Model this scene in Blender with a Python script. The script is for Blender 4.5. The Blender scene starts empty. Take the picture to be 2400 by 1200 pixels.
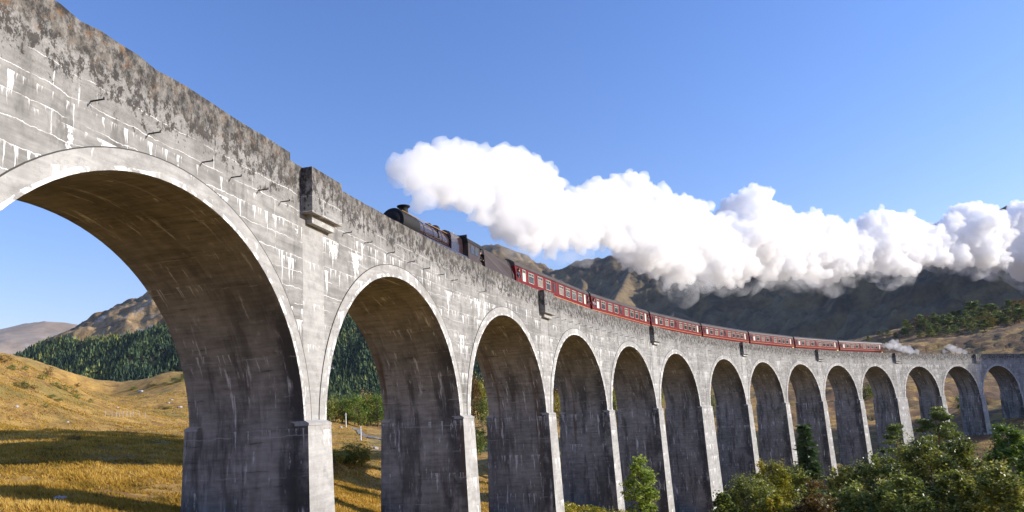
import bpy, bmesh, math, random
import numpy as np
from mathutils import Matrix, Vector
D = bpy.data
SC = bpy.context.scene
COL = SC.collection
R = math.radians
random.seed(7)
RNG = np.random.default_rng(11)

# ------------------------------------------------------------------ camera numbers (photo is 2400 x 1200)
F, CYP, PITCH, ROLL = 1655.7, 679.7, 0.1594, -0.0565
CP, SP, CR, SR = math.cos(PITCH), math.sin(PITCH), math.cos(ROLL), math.sin(ROLL)
FW = np.array([0, CP, SP]); UPC = np.array([0, -SP, CP]); XC = np.array([1.0, 0, 0])
CAMR = CR * XC + SR * UPC
CAMU = CR * UPC - SR * XC
def W(px, py, Y):
    """world point seen at photo pixel (px,py), standing Y metres north of the viewpoint"""
    d = FW + CAMR * (px - 1200) / F - CAMU * (py - CYP) / F
    return d * (Y / d[1])
def project(P):
    P = np.asarray(P, float)
    dz = P @ FW
    return 1200 + F * (P @ CAMR) / dz, CYP - F * (P @ CAMU) / dz

# ------------------------------------------------------------------ viaduct curve
XCN, YCN, RAD, PH0, GR = 224.49, -33.07, 240.7, 2.8823, -0.02
S_ARCH, WT, WW = 15.0, 1.66, 4.29
WIDE = (6, 11)
ZI, ZC, ZT = -0.24, 7.0, 10.09
WID = 5.2
def pw(k): return WW if k in WIDE else WT
def pier_s(k):
    s = 0.0
    if k >= 1:
        for j in range(1, k): s += pw(j) / 2 + pw(j + 1) / 2 + S_ARCH
    else:
        s = -(1 - k) * (WT + S_ARCH)
    return s
def VP(s, off, z):
    a = PH0 - s / RAD; r = RAD - off
    return (XCN + r * math.cos(a), YCN + r * math.sin(a), z + GR * s)
def VM(s, off, z):
    """matrix on the curve: x towards the front of the train, y towards the inside of the curve, z up"""
    a = PH0 - s / RAD
    f = Vector((-math.sin(a), math.cos(a), -GR)).normalized()
    n = Vector((-math.cos(a), -math.sin(a), 0))
    u = f.cross(n)
    p = VP(s, off, z)
    return Matrix(((f.x, n.x, u.x, p[0]), (f.y, n.y, u.y, p[1]), (f.z, n.z, u.z, p[2]), (0, 0, 0, 1)))

# ------------------------------------------------------------------ noise in numpy
_perm = np.random.default_rng(3).permutation(512)
_grad = np.random.default_rng(4).normal(size=(512, 2)); _grad /= np.linalg.norm(_grad, axis=1)[:, None]
def noise2(x, y):
    xi = np.floor(x).astype(int); yi = np.floor(y).astype(int)
    xf = x - xi; yf = y - yi
    def g(ix, iy, dx, dy):
        h = _perm[(_perm[ix % 512] + iy) % 512]
        return _grad[h, 0] * dx + _grad[h, 1] * dy
    u = xf * xf * xf * (xf * (xf * 6 - 15) + 10); v = yf * yf * yf * (yf * (yf * 6 - 15) + 10)
    a = g(xi, yi, xf, yf); b = g(xi + 1, yi, xf - 1, yf); c = g(xi, yi + 1, xf, yf - 1); d = g(xi + 1, yi + 1, xf - 1, yf - 1)
    return (a + u * (b - a)) * (1 - v) + (c + u * (d - c)) * v
def fbm(x, y, o=5, gain=0.5):
    t = np.zeros_like(x); a = 1.0; f = 1.0
    for i in range(o):
        t += a * noise2(x * f + 17.3 * i, y * f - 9.1 * i); a *= gain; f *= 2.03
    return t
def ridged(x, y, o=5):
    t = np.zeros_like(x); a = 1.0; f = 1.0
    for i in range(o):
        t += a * (0.5 - np.abs(noise2(x * f + 5.7 * i, y * f + 3.3 * i))); a *= 0.5; f *= 2.1
    return t

# ------------------------------------------------------------------ object helpers
def tag(o, label=None, cat=None, group=None, kind=None):
    if label: o['label'] = label
    if cat: o['category'] = cat
    if group: o['group'] = group
    if kind: o['kind'] = kind
    return o
def thing(name, label, cat, loc=(0, 0, 0), group=None, mat=None):
    o = D.objects.new(name, None); COL.objects.link(o); o.empty_display_size = 0.3
    if mat is not None: o.matrix_world = mat
    else: o.location = loc
    return tag(o, label, cat, group)
class MB:
    def __init__(s): s.v = []; s.f = []; s.uv = []; s.mi = []
    def face(s, pts, uvs=None, mi=0):
        b = len(s.v); s.v += [tuple(p) for p in pts]; s.f.append(tuple(range(b, b + len(pts))))
        s.uv.append(uvs if uvs else [(p[0], p[2]) for p in pts]); s.mi.append(mi)
    def strip(s, A, B, ua, ub, mi=0):
        for i in range(len(A) - 1): s.face((A[i], A[i + 1], B[i + 1], B[i]), (ua[i], ua[i + 1], ub[i + 1], ub[i]), mi)
    def box(s, c, d, mi=0, bev=0.0):
        x, y, z = c; a, b, h = d[0] / 2, d[1] / 2, d[2] / 2
        P = [(x + i * a, y + j * b, z + k * h) for k in (-1, 1) for j in (-1, 1) for i in (-1, 1)]
        for q in ((0, 2, 3, 1), (4, 5, 7, 6), (0, 1, 5, 4), (2, 6, 7, 3), (0, 4, 6, 2), (1, 3, 7, 5)): s.face([P[i] for i in q], mi=mi)
    def tube(s, pts, rad, n=8, mi=0, caps=True):
        rings = []
        for i, p in enumerate(pts):
            p = Vector(p); q = Vector(pts[min(i + 1, len(pts) - 1)]) - Vector(pts[max(i - 1, 0)])
            q = q.normalized() if q.length > 1e-9 else Vector((0, 0, 1))
            a = q.orthogonal().normalized() if abs(q.z) > .9 else q.cross(Vector((0, 0, 1))).normalized()
            b = q.cross(a); r = float(rad[i] if hasattr(rad, '__len__') else rad)
            rings.append([tuple(p + r * (a * math.cos(2 * math.pi * k / n) + b * math.sin(2 * math.pi * k / n))) for k in range(n)])
        for A, B in zip(rings, rings[1:]):
            for k in range(n): s.face((A[k], A[(k + 1) % n], B[(k + 1) % n], B[k]), mi=mi)
        if caps: s.face(rings[0][::-1], mi=mi); s.face(rings[-1], mi=mi)
    def lathe(s, prof, c=(0, 0, 0), axis='z', n=24, mi=0):
        def P(r, h, k):
            a = 2 * math.pi * k / n; u, v = r * math.cos(a), r * math.sin(a)
            o = (u, v, h) if axis == 'z' else ((h, u, v) if axis == 'x' else (u, h, v))
            return tuple(o[i] + c[i] for i in range(3))
        for (r0, h0), (r1, h1) in zip(prof, prof[1:]):
            for k in range(n): s.face((P(r0, h0, k), P(r0, h0, k + 1), P(r1, h1, k + 1), P(r1, h1, k)), mi=mi)
    def extrude_x(s, prof, x0, x1, mi=0, caps=True):
        n = len(prof)
        for i in range(n):
            (y0, z0), (y1, z1) = prof[i], prof[(i + 1) % n]
            s.face(((x0, y0, z0), (x1, y0, z0), (x1, y1, z1), (x0, y1, z1)), mi=mi)
        if caps:
            s.face([(x0, y, z) for y, z in prof], mi=mi); s.face([(x1, y, z) for y, z in prof][::-1], mi=mi)
    def extrude_y(s, prof, y0, y1, mi=0):
        n = len(prof)
        for i in range(n):
            (a, z0), (b, z1) = prof[i], prof[(i + 1) % n]
            s.face(((a, y0, z0), (b, y0, z1), (b, y1, z1), (a, y1, z0)), mi=mi)
        s.face([(x, y0, z) for x, z in prof][::-1], mi=mi); s.face([(x, y1, z) for x, z in prof], mi=mi)
def obj(name, mb, mat, parent=None, smooth=False, world=False, merge=True):
    me = D.meshes.new(name)
    me.from_pydata(mb.v, [], mb.f)
    uvl = me.uv_layers.new(name='UVMap')
    uvl.data.foreach_set('uv', np.array([c for u in mb.uv for c in u], np.float32).ravel())
    for m in (mat if isinstance(mat, (list, tuple)) else [mat]): me.materials.append(m)
    me.polygons.foreach_set('material_index', mb.mi)
    if merge:
        bm = bmesh.new(); bm.from_mesh(me); bmesh.ops.remove_doubles(bm, verts=bm.verts, dist=1e-4)
        bmesh.ops.recalc_face_normals(bm, faces=bm.faces); bm.to_mesh(me); bm.free()
    if smooth:
        me.polygons.foreach_set('use_smooth', [True] * len(me.polygons))
        if smooth is not True: me.set_sharp_from_angle(angle=R(smooth))
    o = D.objects.new(name, me); COL.objects.link(o)
    if parent:
        o.parent = parent
        if world: o.matrix_parent_inverse = parent.matrix_basis.inverted()
    return o
def npmesh(name, V, Fc, mat, parent=None, tint=None, smooth=False):
    """V (n,3), Fc (m,3|4) arrays"""
    me = D.meshes.new(name); k = Fc.shape[1]; m = len(Fc)
    me.vertices.add(len(V)); me.vertices.foreach_set('co', V.astype(np.float32).ravel())
    me.loops.add(m * k); me.loops.foreach_set('vertex_index', Fc.astype(np.int32).ravel())
    me.polygons.add(m); me.polygons.foreach_set('loop_start', np.arange(0, m * k, k, dtype=np.int32))
    if tint is not None:
        at = me.attributes.new('tint', 'FLOAT', 'FACE'); at.data.foreach_set('value', tint.astype(np.float32))
    me.update(calc_edges=True)
    if smooth: me.polygons.foreach_set('use_smooth', np.ones(m, bool))
    for q in (mat if isinstance(mat, (list, tuple)) else [mat]): me.materials.append(q)
    o = D.objects.new(name, me); COL.objects.link(o)
    if parent: o.parent = parent
    return o
def leafmesh(name, C, U, V, mat, parent, tint):
    n = len(C)
    P = np.empty((n, 4, 3)); P[:, 0] = C - U; P[:, 1] = C - V; P[:, 2] = C + U; P[:, 3] = C + V
    return npmesh(name, P.reshape(-1, 3), np.arange(n * 4).reshape(n, 4), mat, parent, tint)
def copy_tree(o, parent=None):
    c = o.copy(); COL.objects.link(c)
    if parent: c.parent = parent
    for ch in list(o.children): copy_tree(ch, c)
    return c

# ------------------------------------------------------------------ node helpers
class N:
    def __init__(s, name):
        s.m = D.materials.new(name); s.m.use_nodes = True; s.t = s.m.node_tree; s.t.nodes.clear()
        s.out = s.t.nodes.new('ShaderNodeOutputMaterial')
    def n(s, typ, ins=None, **kw):
        q = s.t.nodes.new(typ)
        for k, v in kw.items(): setattr(q, k, v)
        for k, v in (ins or {}).items(): s.set(q.inputs[k], v)
        return q
    def set(s, sock, v):
        if isinstance(v, bpy.types.NodeSocket): s.t.links.new(v, sock)
        elif isinstance(v, bpy.types.Node): s.t.links.new(v.outputs[0], sock)
        else:
            if hasattr(sock.default_value, '__len__') and not hasattr(v, '__len__'): v = [v] * len(sock.default_value)
            if hasattr(v, '__len__') and len(sock.default_value) == 4 and len(v) == 3: v = tuple(v) + (1,)
            sock.default_value = v
    def math(s, op, a, b=0.0, c=0.0, clamp=False):
        q = s.n('ShaderNodeMath', operation=op, use_clamp=clamp)
        for i, v in enumerate((a, b, c)): s.set(q.inputs[i], v)
        return q.outputs[0]
    def mix(s, f, a, b, mode='MIX'):
        q = s.n('ShaderNodeMix', data_type='RGBA', blend_type=mode)
        s.set(q.inputs[0], f); s.set(q.inputs[6], a); s.set(q.inputs[7], b)
        return q.outputs[2]
    def ss(s, x, lo, hi):
        q = s.n('ShaderNodeMapRange', interpolation_type='SMOOTHSTEP')
        for k, v in ((0, x), (1, lo), (2, hi)): s.set(q.inputs[k], v)
        return q.outputs[0]
    def noise(s, vec, scale, detail=4, rough=0.55, dist=0.0):
        q = s.n('ShaderNodeTexNoise'); s.set(q.inputs['Vector'], vec)
        q.inputs['Scale'].default_value = scale; q.inputs['Detail'].default_value = detail
        q.inputs['Roughness'].default_value = rough; q.inputs['Distortion'].default_value = dist
        return q.outputs[0]
    def vec(s, x, y, z=0.0):
        q = s.n('ShaderNodeCombineXYZ')
        for i, v in enumerate((x, y, z)): s.set(q.inputs[i], v)
        return q.outputs[0]
    def bsdf(s, col, rough=0.8, bump=None, bs=0.3, bd=0.02, **kw):
        q = s.n('ShaderNodeBsdfPrincipled'); s.set(q.inputs['Base Color'], col); s.set(q.inputs['Roughness'], rough)
        for k, v in kw.items(): s.set(q.inputs[k.replace('_', ' ')], v)
        if bump is not None:
            b = s.n('ShaderNodeBump'); b.inputs['Strength'].default_value = bs; b.inputs['Distance'].default_value = bd
            s.set(b.inputs['Height'], bump); s.t.links.new(b.outputs[0], q.inputs['Normal'])
        s.t.links.new(q.outputs[0], s.out.inputs[0]); return q
def plain(name, col, rough=0.6, var=0.25, scale=3.0, **kw):
    m = N(name); g = m.n('ShaderNodeTexCoord').outputs['Object']
    nz = m.noise(g, scale, 5)
    c = m.mix(nz, tuple(x * (1 - var) for x in col), tuple(min(1, x * (1 + var)) for x in col))
    m.bsdf(c, rough, nz, 0.08, 0.01, **kw); return m.m

# ------------------------------------------------------------------ concrete
def concrete(kind):
    m = N('concrete_' + kind)
    uv = m.n('ShaderNodeTexCoord').outputs['UV']
    sep = m.n('ShaderNodeSeparateXYZ', {0: uv}); u, v = sep.outputs[0], sep.outputs[1]
    big = m.noise(uv, 0.35, 3); mid = m.noise(uv, 2.2, 6, 0.6); fine = m.noise(uv, 14, 6, 0.7)
    boards = m.noise(m.vec(m.math('MULTIPLY', u, 0.5), m.math('MULTIPLY', v, 4.6)), 1.0, 7, 0.68)
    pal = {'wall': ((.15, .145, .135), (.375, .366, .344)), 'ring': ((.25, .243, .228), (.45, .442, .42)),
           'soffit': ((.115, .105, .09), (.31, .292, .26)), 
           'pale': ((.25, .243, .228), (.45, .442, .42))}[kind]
    t = m.math('ADD', m.math('MULTIPLY', big, 0.45), m.math('ADD', m.math('MULTIPLY', mid, 0.3), m.math('MULTIPLY', boards, 0.45)))
    col = m.mix(m.ss(t, 0.42, 0.82), pal[0], pal[1])
    bm_ = m.math('ADD', m.math('MULTIPLY', boards, 0.7), m.math('MULTIPLY', fine, 0.6))
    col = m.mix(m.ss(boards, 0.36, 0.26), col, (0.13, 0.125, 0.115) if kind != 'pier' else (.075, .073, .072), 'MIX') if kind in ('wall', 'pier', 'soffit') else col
    grime = m.math('MULTIPLY', m.ss(m.noise(m.vec(m.math('MULTIPLY', u, 1.1), m.math('MULTIPLY', v, .3), 2.0), 1.0, 8, .7), .50, .66), .55)
    col = m.mix(grime, col, (.055, .051, .046)) if kind == 'wall' else col
    wob = m.math('MULTIPLY', m.math('SUBTRACT', m.noise(uv, 0.8, 6, .7), 0.5), 0.34)
    vw = m.math('ADD', v, wob)
    def below(h, off, freq, maxlen, power, thin, a0=.42, a1=.56):
        c = m.math('DIVIDE', m.math('ADD', v, off), h); idx = m.math('FLOOR', c)
        d = m.math('MULTIPLY', m.math('SUBTRACT', 1.0, m.math('SUBTRACT', c, idx)), h)
        uu = m.math('ADD', m.math('MULTIPLY', u, freq), m.math('MULTIPLY', m.noise(uv, 2.5, 2), 0.6))
        n1 = m.noise(m.vec(uu, m.math('MULTIPLY', idx, 7.31)), 1.0, 3, 0.7)
        act = m.ss(m.noise(m.vec(m.math('MULTIPLY', u, 0.28), m.math('MULTIPLY', idx, 3.7)), 1.0, 2), a0, a1)
        L = m.math('MULTIPLY', m.math('MULTIPLY', m.math('POWER', m.ss(n1, thin, 0.78), power), maxlen), act)
        k = m.ss(m.math('SUBTRACT', L, d), -0.03, 0.30)
        return m.math('MULTIPLY', k, m.ss(m.noise(uv, 6, 4), 0.25, 0.5)), d
    white = (.80, .79, .76)
    if kind == 'wall':
        # lime weeping out of the lift lines and running down the face
        br = m.n('ShaderNodeTexBrick', offset=0.43, squash=1.0)
        m.set(br.inputs['Vector'], m.vec(m.math('ADD', u, m.math('MULTIPLY', wob, 0.8)), m.math('ADD', vw, 0.15)))
        for k, q in (('Scale', 1.0), ('Mortar Size', 0.013), ('Mortar Smooth', 0.6), ('Brick Width', 6.3), ('Row Height', 0.64)): br.inputs[k].default_value = q
        line = m.math('MULTIPLY', br.outputs['Fac'], m.ss(m.noise(m.vec(m.math('MULTIPLY', u, .6), v), 1.1, 5, .65), 0.40, 0.55))
        line = m.math('MULTIPLY', m.math('MULTIPLY', line, m.ss(v, 9.4, 8.7)), m.math('ADD', .42, m.math('MULTIPLY', m.ss(u, 22, -4), .58)))
        d1, _ = below(1.28, 0.15, 6.5, 1.3, 1.5, 0.44)
        d2, _ = below(1.92, -0.33, 4.2, 2.4, 1.5, 0.47)
        d4, _ = below(2.56, 0.31, 1.25, 2.3, .9, 0.47, .40, .50)
        dr = m.math('MULTIPLY', m.math('MAXIMUM', m.math('MAXIMUM', d1, d2), m.math('MULTIPLY', d4, m.ss(fine, .40, .52))), m.ss(v, 8.7, 8.2))
        nearw = m.ss(u, 75, -10)
        dr = m.math('MULTIPLY', dr, m.math('ADD', 0.45, m.math('MULTIPLY', nearw, 0.55)))
        # lichen: parapet band
        edge = m.math('ADD', v, m.math('MULTIPLY', m.math('SUBTRACT', m.noise(uv, .45, 3), .5), 1.6))
        band = m.ss(edge, 7.3, 9.3)
        n8 = m.noise(m.vec(u, m.math('MULTIPLY', v, .65)), 2.9, 9, 0.8)
        n9 = m.noise(m.vec(u, m.math('MULTIPLY', v, .6), 5.0), 2.7, 9, 0.8)
        th = m.math('SUBTRACT', 0.67, m.math('MULTIPLY', band, 0.205))
        lich = m.ss(m.math('SUBTRACT', n8, th), 0.0, 0.05)
        col = m.mix(m.math('MULTIPLY', band, 0.35), col, m.mix(m.ss(fine, .35, .65), (.07, .064, .056), (.28, .265, .245)))
        col = m.mix(line, col, white); col = m.mix(dr, col, white)
        col = m.mix(m.math('MULTIPLY', lich, 0.93), col, m.mix(mid, (.014, .012, .010), (.055, .046, .038)))
        rim = m.math('MULTIPLY', m.ss(m.math('ADD', v, m.math('MULTIPLY', m.math('SUBTRACT', n8, .5), 1.8)), 9.15, 9.75), .9)
        rim = m.math('MULTIPLY', rim, m.math('ADD', .35, m.math('MULTIPLY', m.ss(u, 60, 0), .45)))
        col = m.mix(m.math('MULTIPLY', rim, 0.85), col, m.mix(m.ss(n9, .44, .60), (.010, .008, .006), (.20, .18, .15)))
        org = m.math('MULTIPLY', m.ss(m.noise(uv, 2.1, 7, .7), 0.53, 0.62), m.math('MULTIPLY', m.ss(edge, 8.9, 9.9), m.ss(u, 12, -8)))
        col = m.mix(m.math('MULTIPLY', m.math('MULTIPLY', org, m.ss(n9, .40, .60)), 0.75), col, (.19, .085, .018))
        fin = m.ss(fine, 0.62, 0.72); col = m.mix(m.math('MULTIPLY', fin, 0.35), col, (.10, .095, .085))
        hgt = m.math('ADD', bm_, m.math('MULTIPLY', m.math('MAXIMUM', line, dr), 0.6))
        hgt = m.math('ADD', hgt, m.math('MULTIPLY', n8, m.math('MULTIPLY', band, 1.6)))
        m.bsdf(col, 0.9, hgt, 0.55, 0.03)
    elif kind in ('ring', 'pale'):
        d1, _ = below(0.9, 0.1, 3.0, 1.2, 1.8, 0.5)
        d2, _ = below(1.7, .6, 2.0, 1.7, 1.0, .46, .40, .52); d1 = m.math('MAXIMUM', d1, d2)
        col = m.mix(m.math('MULTIPLY', m.ss(m.noise(uv, .9, 8, .7), .50, .64), .5), col, (.17, .162, .15))
        col = m.mix(m.math('MULTIPLY', d1, 0.6), col, white)
        crack = m.ss(m.math('ABSOLUTE', m.math('SUBTRACT', m.noise(uv, 1.3, 6, .7), .5)), 0.012, 0.0)
        col = m.mix(m.math('MULTIPLY', crack, 0.35), col, (.16, .15, .13))
        sp = m.ss(m.noise(uv, 5, 7, .7), 0.60, 0.70); col = m.mix(m.math('MULTIPLY', sp, 0.5), col, (.2, .19, .17))
        if kind == 'ring':
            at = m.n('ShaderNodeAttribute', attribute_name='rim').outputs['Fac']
            cr = m.math('MULTIPLY', m.math('MULTIPLY', m.math('MINIMUM', at, 1.0), .85), m.ss(m.noise(uv, 1.6, 7, .7), .47, .56))
            col = m.mix(cr, col, white)
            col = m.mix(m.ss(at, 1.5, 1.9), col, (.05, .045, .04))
        m.bsdf(col, 0.88, bm_, 0.4, 0.02)
    else:
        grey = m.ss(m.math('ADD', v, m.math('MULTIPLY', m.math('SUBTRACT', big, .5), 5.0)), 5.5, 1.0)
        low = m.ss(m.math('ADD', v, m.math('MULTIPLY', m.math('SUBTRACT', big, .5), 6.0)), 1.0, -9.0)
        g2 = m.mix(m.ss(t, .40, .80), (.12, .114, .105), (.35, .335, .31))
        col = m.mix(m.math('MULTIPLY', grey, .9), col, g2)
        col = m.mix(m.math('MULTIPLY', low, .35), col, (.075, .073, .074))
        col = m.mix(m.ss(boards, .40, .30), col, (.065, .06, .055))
        def nz(fu, fv, w, lo, hi, det=5): return m.ss(m.noise(m.vec(m.math('MULTIPLY', u, fu), m.math('MULTIPLY', v, fv), w), 1.0, det, .65), lo, hi)
        damp = m.math('MULTIPLY', nz(.9, .16, 4.0, .48, .62), m.math('ADD', .35, m.math('MULTIPLY', grey, .4)))
        col = m.mix(damp, col, (.05, .047, .044))
        offl = m.math('SUBTRACT', m.math('MODULO', m.math('ADD', u, 5.5 + 97.0), 9.7), 5.5)
        edge = m.math('MULTIPLY', m.math('MULTIPLY', m.ss(m.math('ADD', offl, m.math('MULTIPLY', mid, .9)), -.9, .1), nz(.5, .35, 7.0, .36, .52)), m.ss(v, 7.0, 3.0))
        col = m.mix(m.math('MULTIPLY', edge, .8), col, (.032, .031, .032))
        rust = m.math('MULTIPLY', nz(.75, .04, 9.0, .55, .64, 3), m.math('MULTIPLY', m.ss(v, 6.5, 3.0), m.ss(v, -7, -1)))
        col = m.mix(m.math('MULTIPLY', rust, .8), col, (.10, .06, .03))
        s1 = m.math('MULTIPLY', nz(2.8, .36, 1.0, .57, .66, 7), nz(.55, .28, 3.0, .44, .58, 3))
        s2 = m.math('MULTIPLY', nz(4.6, .80, 6.0, .60, .68, 7), nz(.8, .35, 8.0, .45, .56, 3))
        s3 = m.math('MULTIPLY', nz(2.2, .20, 12.0, .56, .70), nz(.6, .3, 14.0, .44, .6, 4))
        d1, _ = below(3.1, 0.5, 4.2, 2.4, 1.8, 0.46, .44, .56)
        st = m.math('MAXIMUM', m.math('MAXIMUM', s1, m.math('MULTIPLY', s2, .9)), m.math('MULTIPLY', d1, .8))
        st = m.math('MULTIPLY', st, m.ss(fine, .30, .50))
        col = m.mix(m.math('MULTIPLY', s3, .5), col, (.42, .41, .395))
        blot = nz(1.6, 1.1, 31.0, .60, .70, 8); col = m.mix(m.math('MULTIPLY', blot, .45), col, (.40, .38, .35))
        col = m.mix(m.math('MULTIPLY', st, .85), col, (.66, .655, .65))
        ln = m.math('MULTIPLY', m.ss(m.math('ABSOLUTE', m.math('SUBTRACT', m.math('FRACT', m.math('DIVIDE', vw, 1.55)), .5)), .022, .008), nz(.7, .9, 20.0, .47, .58, 4))
        col = m.mix(m.math('MULTIPLY', ln, .4), col, (.42, .41, .40))
        m.bsdf(col, 0.85, bm_, 0.6, 0.025)
    return m.m
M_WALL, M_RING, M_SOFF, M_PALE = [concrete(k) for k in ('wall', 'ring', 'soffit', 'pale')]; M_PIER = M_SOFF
M_IRON = plain('rusted_iron', (.018, .016, .015), 0.7)
M_BALLAST = plain('ballast', (.16, .14, .12), 0.95, 0.5, 9.0)
M_RAIL = plain('rail_steel', (.12, .09, .07), 0.45, metallic=0.0) if False else plain('rail_steel', (.12, .09, .07), 0.45)

# ------------------------------------------------------------------ terrain
def tps_fit(P, Z, lam=0.02):
    n = len(P); d = np.linalg.norm(P[:, None] - P[None], axis=2) + 1e-9
    K = d * d * np.log(d) + lam * n * np.eye(n) * 10
    A = np.zeros((n + 3, n + 3)); A[:n, :n] = K; A[:n, n] = 1; A[:n, n + 1:] = P; A[n, :n] = 1; A[n + 1:, :n] = P.T
    return np.linalg.solve(A, np.concatenate([Z, np.zeros(3)]))
CTRL = [(0, -12, -1.2), (0, 0, -1.8), (12, 0, -3.2), (-9, 2, -2.2), (-10, 13, -2.8), (-9, 20, -3.9), (-13, 22, -3.7), (0, 15, -4.6), (-5.5, 28, -5.2), (5, 30, -8.5), (18, 30, -10.5), (45, 30, -14),
        (-3, 44, -8.2), (2.6, 60, -10.2), (9.6, 75, -12.2), (17.6, 90, -15.5), (27, 105, -18), (38, 119, -20), (49, 132, -21), (61, 144, -21.5), (74, 154, -21),
        (88, 165, -19), (103, 175, -16.5), (118, 183, -14), (133, 190, -11), (149, 195, -8), (168, 200, -3), (190, 206, 5),
        (30, 70, -15), (50, 90, -19), (75, 110, -20), (100, 130, -18), (140, 150, -12), (200, 170, 0), (90, 60, -17), (140, 90, -12), (200, 110, 0),
        (-22, 80, -4.0), (-42, 80, -1.6), (-62, 82, 1.2), (-75, 60, 2.5), (-60, 20, 1.0), (-30, 8, -1.6), (-22, -10, -1.5),
        (0, -70, 2), (70, -50, -8), (-80, -40, 5)]
CTRL = [tuple(c) for c in CTRL] + [tuple(W(*a)) for a in (
    (250, 1000, 130), (60, 1010, 100), (430, 1000, 130), (290, 970, 155), (0, 905, 112), (60, 930, 125), (0, 822, 150), (100, 872, 168), (150, 900, 180), (195, 925, 200), (330, 940, 205), (230, 945, 190),
    (400, 874, 262), (300, 895, 262), (240, 917, 275), (450, 872, 262), (560, 900, 270), (430, 920, 225), (620, 960, 220), (700, 990, 200),
    (830, 1195, 44.6), (830, 1153, 60), (830, 1132, 75), (830, 1108, 95), (830, 1086, 118), (830, 1060, 150), (830, 1012, 250), (830, 988, 420), (890, 1190, 52), (770, 1108, 92), (895, 1108, 97), (300, 1036, 53), (300, 1066, 44.6), (300, 1130, 35), (300, 1192, 28), (60, 1038, 52), (60, 1066, 43), (60, 1130, 33), (60, 1192, 26), (425, 1036, 56), (430, 1068, 46), (430, 1130, 37), (430, 1196, 31.5), (220, 928, 300), (190, 935, 300), (150, 880, 240), (215, 940, 240), (270, 930, 340), (1130, 1140, 82), (1130, 1000, 250), (1330, 1080, 130), (1330, 980, 300),
    (1500, 1000, 260), (1500, 940, 480), (1770, 1005, 205), (1850, 985, 225), (1935, 960, 245), (1940, 902, 330), (2040, 905, 330), (2040, 960, 260), (2150, 900, 305), (2150, 950, 265), (2250, 962, 262), (2350, 968, 255), (2240, 900, 330), (2350, 900, 320),
    (2200, 805, 450), (2400, 775, 430), (2050, 822, 480), (2300, 785, 470), (2000, 800, 600), (2150, 772, 580), (2400, 742, 540), (1800, 850, 600), (1600, 900, 600))]
CTRL += [(-130, 200, 14), (-150, 300, 8), (-60, 330, 4), (-200, 150, 30), (-250, 300, 14), (-200, 600, 5), (0, 650, 0), (200, 720, 14), (450, 640, 62), (520, 400, 50), (450, 150, 30), (600, 700, 60), (0, 950, 2), (-500, 750, 5), (300, 950, 20), (650, 350, 40), (-650, 300, 30), (650, -100, 10), (-600, -200, 20), (300, 0, 5), (-300, 0, 25), (0, -300, 5), (300, -300, 0), (-300, -300, 10)]
_C = np.array(CTRL); _TP = _C[:, :2] / 100.0; _TW = tps_fit(_TP, _C[:, 2], 1e-6)
def near_h(x, y):
    q = np.stack([x, y], -1) / 100.0; sh = q.shape[:-1]; q = q.reshape(-1, 2); out = np.empty(len(q))
    for i in range(0, len(q), 20000):
        b = q[i:i + 20000]; d = np.linalg.norm(b[:, None] - _TP[None], axis=2) + 1e-9
        out[i:i + 20000] = (d * d * np.log(d)) @ _TW[:-3] + _TW[-3] + b @ _TW[-2:]
    return out.reshape(sh)
def ground_h(x, y):
    x = np.asarray(x, float); y = np.asarray(y, float); r = np.hypot(x, y)
    t = np.clip((r - 720) / 260, 0, 1); t = t * t * (3 - 2 * t)
    far = 2 + 0 * r
    z = near_h(np.where(r < 1000, x, 0), np.where(r < 1000, y, 700)) * (1 - t) + far * t
    k = np.clip((r - 12) / 60, 0, 1) * (1 - .65 * np.clip((-x - 6) / 8, 0, 1) * np.clip((170 - y) / 40, 0, 1))
    z = z + k * (1.1 * fbm(x / 26, y / 26, 3) + 0.55 * fbm(x / 7.5, y / 7.5, 3)) + np.clip((r - 14) / 40, 0, 1) * .42 * (ridged(x / 3.4 + 2, y / 3.4 + 7, 3) - .5) + np.clip((r - 120) / 200, 0, 1) * 4.5 * fbm(x / 70 + 3, y / 70, 4)
    hm = np.clip((y - 195) / 40, 0, 1) * np.clip((x + 40) / 60, 0, 1) * np.clip((900 - r) / 200, 0, 1)
    z = z + hm * (3.4 * (ridged(x / 30 + 8, y / 16 + 2, 4) - .6) + .8 * fbm(x / 6, y / 4, 3))
    return z
def gz(x, y): return float(ground_h(np.array([x]), np.array([y]))[0])

def polar_sheet(name, az0, az1, na, rs, hfun, mat):
    az = np.linspace(az0, az1, na); A, RR = np.meshgrid(az, rs, indexing='ij')
    X = RR * np.sin(A); Y = RR * np.cos(A); Z = hfun(X, Y)
    V = np.stack([X, Y, Z], -1).reshape(-1, 3); nr = len(rs)
    i, j = np.meshgrid(np.arange(na - 1), np.arange(nr - 1), indexing='ij'); b = (i * nr + j).ravel()
    Fc = np.stack([b, b + 1, b + nr + 1, b + nr], -1)
    return npmesh(name, V, Fc[:, ::-1], mat, smooth=True)

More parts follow.
